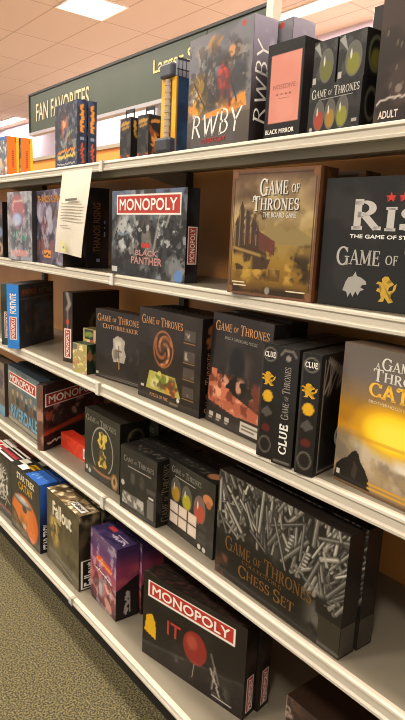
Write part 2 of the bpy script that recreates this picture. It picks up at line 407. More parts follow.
# ================================================================== SHELVING
METAL = noisy('shaded cream shelf enamel', '#7d7464', '#847b6a', 3, .4, 0, 2); LIPM = noisy('cream rail enamel', '#c0b7a5', '#c8bfad', 3, .35, 0, 2)  # METAL: same paint as the rails, dimmer deck light put into its colour
SX0, SX1, YB = -5.2, 1.2, 1.30
unit = empty('shelving_unit', (-2.0, 1.1, 0)); tag(unit, 'long cream metal shelving unit filled with boxed board games', 'shelving')
OX, OY = -2.0, 1.1
def U(name, me, m, parent=unit):
    me.transform(Matrix.Translation((-OX, -OY, 0))); o = link(name, me, None, m); o.parent = parent; return o
hard = noisy('brown hardboard back', '#bf8040', '#d0904c', 4, .42, 0, 3)
U('back_panel', box_mesh('back_panel', SX0, SX1, YB, YB+.015, .1, FZ+.22), hard)
LIP = {1: (1.0, .228, .197), 2: (1.0, -.134, -.168), 3: (.94, -.4935, -.531), 4: (.91, -.856, -.894), 5: (.842, -1.25, -1.274)}
shelves = {}
for k, (y, zt, zb) in LIP.items():
    zt += FZ; zb += FZ
    prof = [(YB-.002, zt), (y+.014, zt), (y+.014, zt-.014), (YB-.002, zt-.014)]
    rail = [(y+.014, zt), (y+.004, zt), (y, zt-.003), (y-.001, zt-.008), (y+.003, zt-.0105), (y+.0025, zb+.010), (y-.002, zb+.006), (y-.002, zb), (y+.014, zb)]
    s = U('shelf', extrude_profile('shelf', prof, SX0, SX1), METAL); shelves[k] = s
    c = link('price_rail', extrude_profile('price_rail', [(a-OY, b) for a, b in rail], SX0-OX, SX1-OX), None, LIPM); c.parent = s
    if k < 5:
        # folded stiffening channel under the deck
        prof2 = [(y+.05, zt-.015), (y+.05, zt-.045), (y+.075, zt-.045), (y+.075, zt-.015)]
        c = link('stiffener', extrude_profile('stiffener', [(a-OY, b) for a, b in prof2], SX0-OX, SX1-OX), None, mat('#a69c86', .5)); c.parent = s
U('kick_plate', box_mesh('kick_plate', SX0, SX1, .90, .915, 0, FZ-1.275), mat('#1c1814', .6))
# slotted posts and shelf arms
POST = mat('#3b332a', .5)
for i, x in enumerate((-4.15, -2.93, -1.725, -.50, .72)):
    U('upright', box_mesh('upright', x-.016, x+.016, YB-.02, YB+.015, .1, FZ+.235), POST)
for k in (1, 2, 3, 4):
    y, zt, zb = LIP[k]
    for x in (-2.93, -1.725, -.50):
        bm = bmesh.new(); q = [(y+.09, FZ+zt-.015), (YB-.02, FZ+zt-.015), (YB-.02, FZ+zt-.075), (y+.09, FZ+zt-.035)]
        a = [bm.verts.new((x-.002-OX, p[0]-OY, p[1])) for p in q]; b = [bm.verts.new((x+.002-OX, p[0]-OY, p[1])) for p in q]
        for i in range(4): bm.faces.new((a[i], a[(i+1) % 4], b[(i+1) % 4], b[i]))
        bm.faces.new(a); bm.faces.new(b)
        o = link('bracket', finish(bm, 'bracket'), shelves[k], mat('#a69c86', .5))

# header sign over the unit
sg = empty('header_sign', (-2.262, 1.325, FZ+.2355)); tag(sg, 'long dark green header sign with pale lettering above the top shelf', 'sign')
def G_(name, x0, x1, y0, y1, z0, z1, m, parent=sg, bev=0):
    return link(name, box_mesh(name, x0+2.262, x1+2.262, y0-1.32, y1-1.32, z0-.235, z1-.235, bev=bev), parent, m)
GREEN = noisy('dark green sign board', '#3a4534', '#3f4a38', 5, .4, 0, 2); RAIL = mat('#b9b3b6', .35, .3)
G_('sign_panel', -3.15, -1.688, 1.31, 1.33,   .488, .668, GREEN); G_('sign_panel', -1.684, -1.40, 1.31, 1.33,   .488, .668, GREEN)
G_('top_edge', -3.155, -1.40, 1.305, 1.335, .668, .678, mat('#1e1d1a', .5)); G_('bottom_rail', -3.155, -1.40, 1.303, 1.337, .474, .488, RAIL)
G_('end_cap', -3.158, -3.15, 1.305, 1.335, .474, .678, mat('#1e1d1a', .5))
G_('post', -1.40, -1.372, 1.303, 1.337, .2358, .76, mat('#d8d0c0', .4)); G_('post', -1.99, -1.975, 1.316, 1.336, .2358, .474, RAIL)
sf = Face((-3.15+2.262, 1.31-1.32, .488-.235), (1.75, 0, 0), (0, 0, .18))
lettering(sf, 'FAN FAVORITES', .045, .27, .37, .74, CREAM, sg, bold=.012)
lettering(sf, 'Larger Selection', .657, .45, .93, .80, mat('#e2cd86', .5), sg, bold=.02)

# ================================================================== TOP SHELF
BG = 'board_game_box'
g = Game(BG, 1, -2.93, 1.03, 0, .20, .171, .055, 'orange-sided game box with grey cover art, front one of the two at far left', '#e8641e')
p = g.pic('front', '#a9a4a2', 60, 3).noise('#5d6068', 5, .45, .6).noise('#e6e1d8', 9, .55, .7).rect(0, .92, 1, 1, '#3f6fae').blobs(8, .5, .1, 1, .7, ['#a8673f', '#6d7a86', '#d9b48a'], .05, .12); g.art('front', p)
p = g.pic('side', '#ec6820', 80, 3).rect(.78, 0, 1, 1, '#f2a21f').rect(.4, .22, .55, .68, '#70361a', .8)
for i in range(9): p.rect(.4, .24+i*.05, .55, .25+i*.05, '#ec6820')
p.rect(.68, .85, .76, .97, '#8a3d18'); g.art('side', p)
dup(g.root, 'orange-sided game box standing behind its twin at far left', .01, .059, 1)

g = Game('card_game_box', 1, -2.231, 1.03, -3, .205, .224, .034, 'slate blue game box with orange and grey character art under the green sign', '#23283a')
p = g.pic('front', '#3f424f', 90, 5).noise('#232735', 4, .4, .6).noise('#6d6f7a', 7, .55, .7).ell(.42, .68, .14, .22, '#b5552c', .5).ell(.42, .7, .07, .1, '#d8a078', .5)
p.blobs(12, .1, .25, .9, .6, ['#4d546a', '#3f4a6b', '#8a8880', '#66692f', '#6d3a2e'], .04, .09).noise('#a09c96', 10, .6, .68, .7, mask=p.band(.1, .6)).noise('#1d2030', 9, .52, .6, .7)
for y_, c in ((.25, '#d88a3a'), (.17, '#e3c05a')): p.squig(.15, y_, .9, y_+.02, .03, 13, .016, c)
p.rect(.06, .03, .94, .09, '#2b3352').squig(.1, .06, .9, .06, .015, 18, .008, '#b9b4aa'); g.art('front', p)
p = g.pic('side', '#262c40', 90, 6).noise('#3d4868', 6, .45, .6).squig(.5, .52, .5, .92, .17, 16, .014, '#d9892e').rect(.3, .40, .7, .44, '#7f8a9c').squig(.5, .06, .5, .34, .18, 12, .013, '#b54a26'); g.art('side', p)
dup(g.root, 'slate blue game box with an orange spine title behind its matching twin', .0, .038, 1)

def mini(x, y, yaw, w, h, d, label, side_art):
    global p
    g = Game('card_game_box', 1, x, y, yaw, w, h, d, label, '#1a1917', cat='card game')
    p = g.pic('front', '#23211f', 60, 4).noise('#3b3936', 6, .5, .65).squig(.15, .84, .85, .88, .03, 9, .03, '#b98a3c').squig(.2, .74, .8, .78, .02, 9, .025, '#a47a38').noise('#b5472a', 6, .35, .55, mask=p.band(-.1, .13, .03)); g.art('front', p)
    p = g.pic('side', '#171513', 60, 8)
    if side_art:
        p.blobs(10, .2, .15, .85, .6, ['#c9772a', '#e0a04a', '#8f4f22', '#3a2a1c'], .08, .16).squig(.2, .85, .8, .88, .03, 7, .03, '#c98f3e')
    else: p.squig(.5, .55, .5, .9, .15, 9, .03, '#b98a3c')
    g.art('side', p)
    bm = bmesh.new()
    for q in ((-.42, -.30), (.30, .42)): bm_box(bm, q[0]*w, q[1]*w, d*.5, d*.5+.001, h, h+.022)
    bm_box(bm, -.42*w, .42*w, d*.5, d*.5+.001, h+.016, h+.028)
    link('hang_tab', finish(bm, 'hang_tab'), g.root, mat('#1f1e1d', .4)); return g
mini(-1.75, 1.03, 0, .065, .126, .032, 'small black card game with a plain dark side and hang tab', False)
mini(-1.645, 1.03, 4, .055, .124, .05, 'small black card game with orange art on its side and hang tab', True)

# tall yellow and blue toy package
g = Game('toy_package', 1, -1.52, 1.03, 0, .072, .205, .045, 'tall yellow and blue toy package with a dark grey cap and foot', '#e0a018', cat='toy')
p = g.pic('front', '#e5a71c', 90, 3).rect(.30, 0, .66, 1, '#7b6a4a').vgrad((0, '#e8922a'), (.4, '#eab31e'), (1, '#e3a81c')).rect(.28, 0, .70, .97, '#5c4a30').noise('#f0c860', 5, .5, .7, .5); p.rect(.28, 0, .70, .97, '#54432c'); g.art('front', p)
p = g.pic('side', '#1d3550', 40, 3).noise('#27486b', 4, .4, .6).rect(0, 0, .12, 1, '#d99a1c'); g.art('side', p)
bm = bmesh.new(); cyl(bm, (0, -.002, .03), (0, -.002, .20), .009)
for i in range(9): cyl(bm, (0, -.002, .04+i*.018), (0, -.002, .048+i*.018), .0105)
link('toy_handle', finish(bm, 'toy_handle'), g.root, mat('#b09a84', .5))
link('cap', box_mesh('cap', -.032, .029, -.014, .045, .204, .242, bev=.006), g.root, mat('#3a3d46', .4))
link('foot_block', box_mesh('foot_block', -.026, .044, -.03, -.0005, 0, .042, bev=.008), g.root, mat('#34363c', .35))
bm = bmesh.new(); bm_box(bm, .0295, .0365, 0, .046, .206, .250)
link('clear_window', finish(bm, 'clear_window'), g.root, mat('#8f9299', .2, 0, .5))
bm = bmesh.new()
for i in range(4): bm_box(bm, .0366, .0372, .004+i*.013, .006+i*.013, .2055, .250)
bm_box(bm, .0366, .0372, 0, .046, .222, .225); bm_box(bm, .0366, .0374, 0, .046, .248, .253)
link('window_bars', finish(bm, 'window_bars'), g.root, mat('#2c2d33', .4))

# big grey violet box with white hand-drawn initials
g = Game(BG, 1, -1.39, 1.03, -4.5, .275, .28, .07, 'large grey-violet game box with tall white initials and yellow and red art', '#6a6470')
p = g.pic('front', '#6f6a6c', 180, 7).vgrad((0, '#3f3630'), (.25, '#6a5642'), (.34, '#8a8078'), (.7, '#6f6d72'), (1, '#77747a')).noise('#595a62', 4, .45, .6, .7)
p.ell(.2, .53, .17, .13, '#c9951e', .4).ell(.26, .48, .12, .16, '#8a6a1e', .5).ell(.12, .42, .08, .12, '#d9c9b0', .4).poly([(.02, .36), (.18, .52), (.32, .40), (.2, .3)], '#d29a2c')
p.ell(.60, .57, .10, .17, '#a8261f', .4).ell(.56, .64, .05, .06, '#c8321f', .4).ell(.42, .48, .1, .16, '#3d3430', .5).ell(.8, .55, .13, .14, '#34363e', .5).ell(.76, .76, .1, .09, '#3d352e', .5).ell(.7, .78, .06, .05, '#c48a5a', .5)
p.poly([(.3, .31), (.55, .33), (.92, .42), (.95, .3), (.6, .28), (.25, .26)], '#d88a2a').noise('#d98a2c', 7, .5, .62, .8, mask=p.band(.25, .44))
p.ell(.42, .88, .10, .07, '#8c6c4a', .6, 20).ell(.36, .92, .08, .03, '#a5805a', .5, 35).ell(.5, .9, .07, .02, '#94744e', .5, 20)
p.noise('#2d2826', 7, .52, .62, .8, mask=p.win(.05, .3, .97, .85, .1)).noise('#a89a8c', 9, .58, .66, .6, mask=p.win(.05, .35, 1, .95, .1))
p.line(.62, .70, .80, .36, .008, '#2a2220').line(.10, .60, .30, .36, .008, '#4a3020').line(.66, .62, .70, .34, .02, '#7a2018')
p.noise('#3a302a', 14, .55, .61, .6, mask=p.band(.28, .95, .1))
p.rect(0, 0, 1, .26, '#4a423c', .55).ell(.86, .96, .03, .025, '#b5442f'); g.art('front', p)
p = g.pic('side', '#6f6a72', 90, 9).vgrad((0, '#241f1f'), (.3, '#2d2728'), (.55, '#5f565e'), (.8, '#8d8494'), (1, '#a39bab')).noise('#c9c2cf', 8, .55, .7, .6, mask=p.band(.7, 1.1)); g.art('side', p)
g.text('front', 'RWBY', .09, .10, .90, .32, WHITE, style='thin'); g.text('front', 'COMBAT READY', .26, .045, .66, .085, RED, bold=.01, name='subtitle_lettering')
g.text('side', 'RWBY', .12, .16, .66, .82, WHITE, style='thin', turn=90, name='spine_lettering')
dup(g.root, 'large grey-violet game box standing behind the one with tall white initials', .045, .076, 1)

# black box with a pink panel
g = Game('card_game_box', 1, -1.08, 1.025, 0, .112, .206, .055, 'narrow black game box with a salmon pink panel on its cover', '#161413')
p = g.pic('front', '#171514', 80, 3).rect(.10, .17, .93, .88, '#cf8472'); p.noise('#d8927f', 3, .4, .7, .6, mask=((p.u > .1) & (p.u < .93) & (p.v > .17) & (p.v < .88))*1.0); g.art('front', p)
g.text('front', 'NOSEDIVE', .2, .52, .82, .57, mat('#9a6558', .5), bold=.0); g.text('front', 'BLACK MIRROR', .06, .055, .86, .105, WHITE, bold=.02, name='maker_lettering')
st = []
for i in range(4):
    cx, cy = .33+i*.12, .465; st.append([(cx+(.03 if k % 2 == 0 else .012)*math.cos(R(90+36*k)), cy+(.016 if k % 2 == 0 else .0065)*math.sin(R(90+36*k))) for k in range(10)])
st.append([(.36, .42), (.66, .42), (.66, .424), (.36, .424)])
g.shape('front', st, mat('#9a5a4c', .5), name='star_row')

# egg game and two small egg packs on top of it
g = Game(BG, 1, -.948, 1.03, -4, .146, .097, .072, 'wide black game box showing three coloured eggs on the top shelf', '#171615')
p = g.pic('front', '#191817', 96, 3).noise('#2a2826', 4, .5, .7)
egg(p, .22, .36, .10, .30, '#9a3a28'); egg(p, .44, .37, .10, .30, '#94702a'); egg(p, .67, .38, .11, .31, '#80802a'); p.rect(.86, .14, .95, .2, '#9a948a').ell(.07, .1, .03, .045, '#a59c90'); g.art('front', p)
p = g.pic('side', '#151413', 40, 3).ring(.4, .5, .22, .3, .16, '#4d4b40'); g.art('side', p)
g.text('front', GOT, .05, .73, .96, .93, SILVER, style='serif'); g.shape('front', [[(.2, .69), (.85, .69), (.85, .705), (.2, .705)]], GREY, name='tagline')
for x_, yy, w_, lab, col in ((-.945, 1.032, .066, 'small black egg pack stacked at left on the three-egg box', '#66652c'), (-.874, 1.027, .072, 'small black egg pack stacked at right on the three-egg box', '#78772a')):
    e_ = Game('card_game_box', 1, x_, yy, -4, w_, .088, .066, lab, '#1b1a18', dz=.0975)
    p = e_.pic('front', '#201f1d', 64, 3).noise('#3f3d39', 4, .45, .65); egg(p, .58, .42, .28, .36, col, '#5d5c50'); p.poly([(.0, .9), (.35, .62), (.2, .98)], '#b7b5b0', .7).rect(.02, .05, .16, .2, '#a9a49a'); e_.art('front', p)
    p = e_.pic('side', '#1a1917', 40, 3).ring(.45, .5, .3, .35, .14, '#5b5a44').ell(.45, .4, .22, .22, '#6d6a2e', .5); e_.art('side', p)

g = Game(BG, 1, -.772, 1.025, -3, .24, .32, .09, 'tall dark brown game box with scattered pale marks at right end of top shelf', '#2b211d')
p = g.pic('front', '#33271f', 110, 3).vgrad((0, '#2a1f1b'), (.5, '#30261f'), (1, '#4a3c33')).noise('#3f312a', 5, .45, .6)
for i in range(60):
    x_, y_ = p.rng.uniform(.06, .98), p.rng.uniform(.2, .98); p.line(x_, y_, x_+.006, y_+.02, .006, '#7a6a5c', .7)
p.squig(.02, .13, .4, .15, .015, 7, .006, '#b9aca0').ell(.22, .19, .03, .025, '#7a6a60'); g.art('front', p)
g.text('front', 'ADULT', .05, .03, .24, .075, mat('#d8c8be', .5), bold=.03)
Game(BG, 1, -.872, 1.125, -3, .25, .262, .07, 'plain dark brown game box behind the small egg packs', '#2a211e')

# ================================================================== SECOND SHELF
g = Game(BG, 2, -2.965, 1.005, 3, .20, .25, .05, 'dark game box with pale round emblem at left end of second shelf', '#1f1a18')
p = g.pic('front', '#2a2422', 70, 3).noise('#5a4a48', 4, .45, .65).ell(.8, .15, .2, .13, '#a88a72', .4).ell(.8, .15, .1, .07, '#5a3a30').ell(.85, .45, .14, .1, '#6d7a94', .4).noise('#84463a', 6, .5, .65, .6, mask=p.band(.7, 1.1)); g.art('front', p)

g = Game(BG, 2, -2.633, .990, 4, .228, .285, .055, 'grey and pink game box with two green spots on its cover', '#3c3b3f')
p = g.pic('front', '#77747a', 96, 4).noise('#55545b', 4, .4, .6).ell(.42, .72, .3, .24, '#a8656a', .35).ell(.42, .60, .3, .12, '#8a6a78', .5).ell(.40, .60, .18, .09, '#9fb2d4', .5).noise('#a9a8b0', 6, .5, .65, .7)
p.ell(.3, .36, .11, .075, '#1fbf72', .4).ell(.70, .33, .08, .04, '#3ac890', .4).blobs(10, .1, .15, .9, .5, ['#4a4a50', '#6a6a74', '#8d8c94'], .06, .14, .6)
for y_ in (.13, .08): p.squig(.12, y_, .8, y_, .02, 14, .014, '#c98a84')
p.squig(.25, .86, .65, .87, .014, 9, .01, '#c2a99c').noise('#c9c5c2', 12, .58, .66, .5); g.art('front', p)

g = Game(BG, 2, -2.403, 1.026, -6, .315, .285, .07, 'purple-grey game box with orange title half behind the white notice', '#1a1210')
p = g.pic('front', '#4a4152', 110, 6).noise('#6d6474', 4, .45, .65).noise('#2c2733', 5, .5, .65).blobs(12, .05, .2, .95, .75, ['#7a4a44', '#4a5a84', '#8a7a94', '#a8a4b0', '#5d2f33'], .05, .13)
p.rect(.28, .09, .56, .19, '#d88a2a').squig(.3, .14, .54, .14, .025, 8, .01, '#3a2010').noise('#b9b4c4', 9, .57, .66, .6); g.art('front', p)
g.text('front', 'THANOS RISING', .06, .83, .94, .93, mat('#c98436', .5), bold=.03)
p = g.pic('side', '#1c1412', 40, 3).noise('#2b1d18', 4); g.art('side', p)
th = Game(BG, 2, -2.36, 1.135, -13, .335, .292, .085, 'dark brown game box with gold upright spine lettering beside the white notice', '#1a1210')
p = th.pic('side', '#1d1412', 40, 3).noise('#2c1e18', 4); th.art('side', p)
th.text('side', 'THANOS RISING', .30, .20, .62, .82, mat('#7d5326', .45), turn=90, bold=.02, name='spine_lettering')
for a_, b_, c_, d_ in ((.78, .84, .40, .46), (.78, .84, .50, .52), (.78, .84, .56, .6), (.45, .6, .08, .12)): th.shape('side', [[(a_, c_), (b_, c_), (b_, d_), (a_, d_)]], mat('#7a7fa0', .5), name='small_print')

MONO = mat('#f3ede2', .45)
def mono_spine(g, which, u0, v0, u1, v1):
    f = getattr(g, which)
    shape(f, [[(u0, v0), (u1, v0), (u1, v1), (u0, v1)]], mat('#e8d8cc', .5), g.root, name='spine_banner', e=.0008)
    a, b = (u1-u0)*.10, (u1-u0)*.10*f.w/f.h
    shape(f, [[(u0+a, v0+b), (u1-a, v0+b), (u1-a, v1-b), (u0+a, v1-b)]], mat('#b04038', .5), g.root, name='spine_banner', e=.0010)
    lettering(f, 'MONOPOLY', u0+(u1-u0)*.24, v0+(v1-v0)*.06, u1-(u1-u0)*.24, v1-(v1-v0)*.06, MONO, g.root, turn=90, bold=.012, name='spine_lettering', e=.0014)
def mono_title(g, which, u0, v0, u1, v1):
    du, dv = (u1-u0)*.05, (v1-v0)*.2
    g.text(which, 'MONOPOLY', u0+du, v0+dv, u1-du, v1-dv, MONO, bold=.025)
g = Game(BG, 2, -1.78, 1.022, 1.5, .40, .267, .045, 'grey-blue game box with wide red title banner, right of the white notice', '#1c1d22')
p = g.pic('front', '#4a5058', 170, 6).vgrad((0, '#26282b'), (.3, '#4a4a48'), (.7, '#5a6168'), (.92, '#5d6674'), (1, '#5a6884')).noise('#8f9296', 4, .48, .62, .8).noise('#2c2b2b', 6, .5, .62, .9)
p.ell(.5, .45, .16, .26, '#2a2829', .5).ell(.5, .58, .07, .12, '#4a4440', .5)
for x_ in (.22, .33, .68, .80): p.line(x_, .72, .5+(x_-.5)*.55, .3, .02, '#a9a69c', .7)
p.blobs(12, .05, .05, .95, .5, ['#1f1f20', '#6d6d6a', '#8a8478'], .04, .1, .6).ell(.16, .5, .08, .22, '#a9aaa8', .6)
p.noise('#c9cac6', 13, .58, .64, .7, mask=p.win(.02, .25, .98, .72, .1)).noise('#161617', 12, .53, .6, .8, mask=p.band(.0, .72, .08)).noise('#9fb0c8', 9, .6, .67, .6, mask=p.win(.0, .3, .3, 1, .1))
p.banner(.075, .72, .93, .95).rect(.44, .345, .56, .395, '#b3352f').ell(.925, .055, .05, .075, '#5b7fb0', .1).rect(.01, .03, .09, .09, '#b9b8b4'); g.art('front', p)
mono_title(g, 'front', .075, .72, .93, .95)
PINK = mat('#b8847c', .5)
g.text('front', 'BLACK', .36, .25, .66, .315, PINK, bold=.03, name='subtitle_lettering'); g.text('front', 'PANTHER', .30, .15, .72, .235, PINK, bold=.03, name='subtitle_lettering')
p = g.pic('side', '#161516', 40, 2).noise('#2b2b30', 5); g.art('side', p); mono_spine(g, 'side', .12, .2, .88, .60)

g = Game(BG, 2, -1.136, .985, 7, .252, .294, .066, 'square game box with a golden painted castle landscape and copper border', '#3a2418')
p = g.pic('front', '#7a5a34', 180, 12).vgrad((0, '#4a3216'), (.12, '#8a6420'), (.28, '#a07a2c'), (.45, '#a58a4c'), (.62, '#bfa36c'), (.8, '#8c7052'), (1, '#6d5240')).noise('#d6bd86', 3, .46, .66, .6, mask=p.band(.5, .95, .12)).noise('#5d4632', 4, .5, .66, .7, mask=p.band(.7, 1.1, .1))
p.noise('#4a3620', 5, .52, .66, .35)
p.poly([(.42, .5), (.5, .62), (.55, .55), (.6, .58), (.68, .52), (.8, .55), (.95, .48), (.95, .42), (.42, .42)], '#9a8452')
for x_, y_ in ((.14, .74), (.22, .68), (.30, .60), (.09, .62)): p.poly([(x_-.035, .34), (x_-.03, y_-.05), (x_, y_), (x_+.03, y_-.05), (x_+.035, .34)], '#55413a')
p.rect(.06, .34, .42, .5, '#5a4238').poly([(.05, .3), (.05, .46), (.42, .5), (.46, .36), (.5, .28)], '#6a4032').noise('#3d2a20', 12, .5, .6, .7, mask=p.win(.04, .3, .46, .72)).noise('#c09a3c', 7, .48, .6, .9, mask=p.win(.02, .08, .3, .38)).noise('#3c2a12', 8, .5, .6, .9, mask=p.win(.32, .12, 1, .44))
p.noise('#c9a044', 9, .52, .62, .9, mask=p.band(.1, .3)); p.rect(.5, .13, .64, .22, '#6d4a18').noise('#2d1f10', 6, .48, .6, .9, mask=p.band(-.1, .09))
for x_, y_, w_ in ((.14, .76, .030), (.21, .69, .028), (.285, .62, .03), (.085, .63, .025), (.35, .56, .03)):
    p.poly([(x_-w_, .32), (x_-w_*.9, y_-.06), (x_, y_), (x_+w_*.9, y_-.06), (x_+w_, .32)], '#4a372e').rect(x_-w_*.8, .34, x_-w_*.35, y_-.07, '#8a7048')
p.poly([(.36, .52), (.36, .40), (.56, .33), (.56, .44)], '#6a3a2c').poly([(.05, .38), (.30, .42), (.52, .30), (.48, .22), (.1, .2)], '#4a3420').line(.06, .38, .5, .31, .012, '#a8874a')
p.noise('#c9a040', 12, .54, .62, .8, mask=p.win(.03, .1, .32, .36, .05)).noise('#2e2010', 10, .53, .61, .8, mask=p.win(.35, .12, .98, .36, .05)).noise('#a88a48', 11, .56, .64, .7, mask=p.win(.5, .14, .98, .44, .06)).noise('#e0cc94', 5, .52, .66, .6, mask=p.band(.55, .95, .15)*(p.u > .38))
p.c *= .9
for a in ((0, 0, .022, 1), (.978, 0, 1, 1), (0, 0, 1, .022), (0, .978, 1, 1)): p.rect(*a, '#6d4830')
for a in ((.03, .03, .04, .97), (.96, .03, .97, .97), (.03, .03, .97, .04), (.03, .96, .97, .97)): p.rect(*a, '#3d2718', .7)
for cx in (.04, .96):
    for cy in (.04, .96): p.ell(cx, cy, .03, .03, '#7a5434', .3)
p.ell(.50, .05, .03, .03, '#8a8478', .2); g.art('front', p)
p = g.pic('side', '#3a2216', 50, 2).noise('#5a3a22', 5).rect(0, 0, .1, 1, '#7a4d2c'); g.art('side', p)
LG = mat('#e2ddd2', .3, .3)
SH = mat('#2a1f18', .5)
g.text('front', 'Game <>', .357, .782, .802, .917, SH, style='serif', name='title_shadow_print', e=.0009); g.text('front', 'Thrones', .282, .667, .812, .782, SH, style='serif', name='title_shadow_print', e=.0009)
g.text('front', 'A', .26, .745, .32, .80, LG, style='serif'); g.text('front', 'Game <>', .345, .79, .79, .925, LG, style='serif'); g.text('front', 'Thrones', .27, .675, .80, .79, LG, style='serif')
g.text('front', 'THE BOARD GAME', .40, .625, .78, .665, LG, bold=.01, name='subtitle_lettering')
for a_, b_, c_ in ((.06, .22, .095), (.08, .24, .07), (.72, .93, .06)): g.shape('front', [[(a_, c_), (b_, c_), (b_, c_+.01), (a_, c_+.01)]], CREAM, name='small_print')
dup(g.root, 'copper-edged game box standing behind the golden castle cover', .04, .115, 0)

g = Game(BG, 2, -.879, 1.03, 6, .40, .268, .055, 'large black game box with silver title and red stars, right end of second shelf', '#171614')
p = g.pic('front', '#1f1e1c', 110, 3).noise('#2b2926', 4, .5, .65); g.art('front', p)
f = g.front
RK = mat('#cfc8bf', .3, .5)
for c_, a_, b_, h_ in (('R', .175, .345, .835), ('I', .365, .425, .775), ('S', .445, .585, .775), ('K', .60, .80, .835)): g.text('front', c_, a_, .60, b_, h_, RK, style='heavy')
st = []
for cx in (.385, .455, .525):
    st.append([(cx+(.028 if k % 2 == 0 else .011)*math.cos(R(90+36*k)), .845+(.042 if k % 2 == 0 else .0165)*math.sin(R(90+36*k))) for k in range(10)])
g.shape('front', st, mat('#c23228', .4), name='star_row')
g.text('front', 'THE GAME OF STRATEGIC CONQUEST', .17, .535, .90, .57, WHITE, bold=.03, name='subtitle_lettering')
g.text('front', GOT, .10, .325, .90, .475, SILVER, style='serif', name='subtitle_lettering')
wolf = [(.155, .13), (.17, .2), (.185, .235), (.21, .245), (.225, .285), (.235, .25), (.262, .24), (.29, .215), (.295, .19), (.27, .185), (.262, .165), (.285, .15), (.262, .135), (.25, .1), (.235, .13), (.22, .085), (.205, .12), (.19, .08), (.18, .12)]
g.shape('front', [wolf], mat('#a9a59c', .35, .3), name='wolf_emblem')
lion = [(.37, .07), (.385, .1), (.38, .14), (.355, .15), (.36, .17), (.385, .175), (.37, .2), (.35, .205), (.362, .225), (.385, .215), (.38, .245), (.395, .265), (.415, .265), (.425, .245), (.41, .225), (.415, .205), (.44, .225), (.45, .21), (.425, .185), (.42, .155), (.445, .165), (.45, .2), (.465, .22), (.46, .17), (.44, .135), (.425, .12), (.435, .09), (.455, .08), (.43, .065), (.415, .09), (.405, .105), (.4, .075)]
g.shape('front', [lion], mat('#c9a23c', .35, .3), name='lion_emblem')
g.shape('front', [[(.54, .08), (.56, .06), (.60, .06), (.62, .09), (.60, .11), (.615, .15), (.61, .21), (.645, .2), (.64, .23), (.61, .24), (.615, .27), (.58, .285), (.545, .27), (.55, .24), (.52, .23), (.515, .2), (.55, .21), (.545, .15), (.56, .11)]], mat('#b08a3a', .35, .3), name='stag_emblem')

# white paper notice hanging from the top shelf edge
bm = bmesh.new(); n = 24; vs = []
for i in range(n+1):
    s_ = i/n; z_ = .206-.285*s_; x_ = -.235*s_*s_*.25; tilt = -.02*math.sin(s_*3)-.004
    y_ = .985+tilt*.6
    vs.append([bm.verts.new((-2.068+x_+k/6*(.222-.01*s_), y_+.003*math.sin(k*1.1+s_*5)*s_, FZ+z_+.012*(1-k/6)*0-.02*s_*(k/6)*.6)) for k in range(7)])
for i in range(n):
    for k in range(6): bm.faces.new((vs[i][k], vs[i+1][k], vs[i+1][k+1], vs[i][k+1]))
bmesh.ops.recalc_face_normals(bm, faces=bm.faces[:])
bmesh.ops.solidify(bm, geom=bm.faces[:], thickness=.0006)
nt = empty('paper_notice', (-1.95, .985, FZ-.08)); tag(nt, 'white paper notice with printed lines hanging from the top shelf edge', 'notice')
me = finish(bm, 'sheet'); me.transform(Matrix.Translation((1.95, -.985, -(FZ-.08)))); link('sheet', me, nt, mat('#e2d8c6', .7))
def pz(s_): return .285-.285*s_   # local height above the notice's base
nf = Face((-.13, -.017, -.0), (.222, 0, -.010), (.012, 0, .285))
ln = [[(.30, .645), (.70, .665), (.70, .695), (.30, .675)]]
for i, (a, b) in enumerate(((.15, .86), (.13, .84), (.15, .80), (.14, .84), (.13, .62), (.13, .86), (.12, .40))):
    v_ = .605-i*.036-(.05 if i == 6 else 0); ln.append([(a, v_), (b, v_+.01), (b, v_+.022), (a, v_+.012)])
shape(nf, ln[:1], mat('#6d6860', .6), nt, name='heading_print', e=.006); shape(nf, ln[1:], mat('#a39b8c', .6), nt, name='text_print', e=.006)
shape(nf, [[(.10, .06), (.22, .18), (.30, .06), (.2, .1)], [(.16, .02), (.3, .12), (.34, .03)]], mat('#d8d488', .6), nt, name='highlighter_mark', e=.006)

# ================================================================== THIRD SHELF
g = Game(BG, 3, -2.505, .905, 36, .052, .262, .30, 'dark green spine-out game box at left end of third shelf', '#2f3a35')
p = g.pic('front', '#34443c', 60, 3).noise('#27332d', 5); g.art('front', p); mono_spine(g, 'front', .3, .12, .8, .55)
g = Game(BG, 3, -2.423, .900, 36, .056, .267, .28, 'spine-out game box with a bright blue spine on third shelf', '#23262c')
p = g.pic('front', '#2f78c2', 60, 3).noise('#3a86cf', 5); g.art('front', p)
p = g.pic('side', '#26272b', 96, 6).noise('#33363c', 4, .45, .65).noise('#5a4a3a', 6, .5, .64, .7, mask=p.win(.15, .2, .95, .75)).noise('#2f4a5a', 5, .52, .64, .7, mask=p.win(.4, .1, .95, .7)).rect(.05, .82, .5, .93, '#4a2f22').rect(.55, .82, .95, .93, '#333026').line(.02, .77, .98, .78, .01, '#4a4a4a'); g.art('side', p)
mono_spine(g, 'front', .2, .14, .8, .50); g.text('front', 'FORTNITE', .26, .55, .80, .86, WHITE, turn=90, bold=.03, name='spine_lettering')
g.text('side', 'MONOPOLY', .08, .84, .47, .915, mat('#7d4a30', .5), bold=.02); g.text('side', 'FORTNITE', .56, .84, .94, .915, mat('#5d5a48', .5), bold=.02)

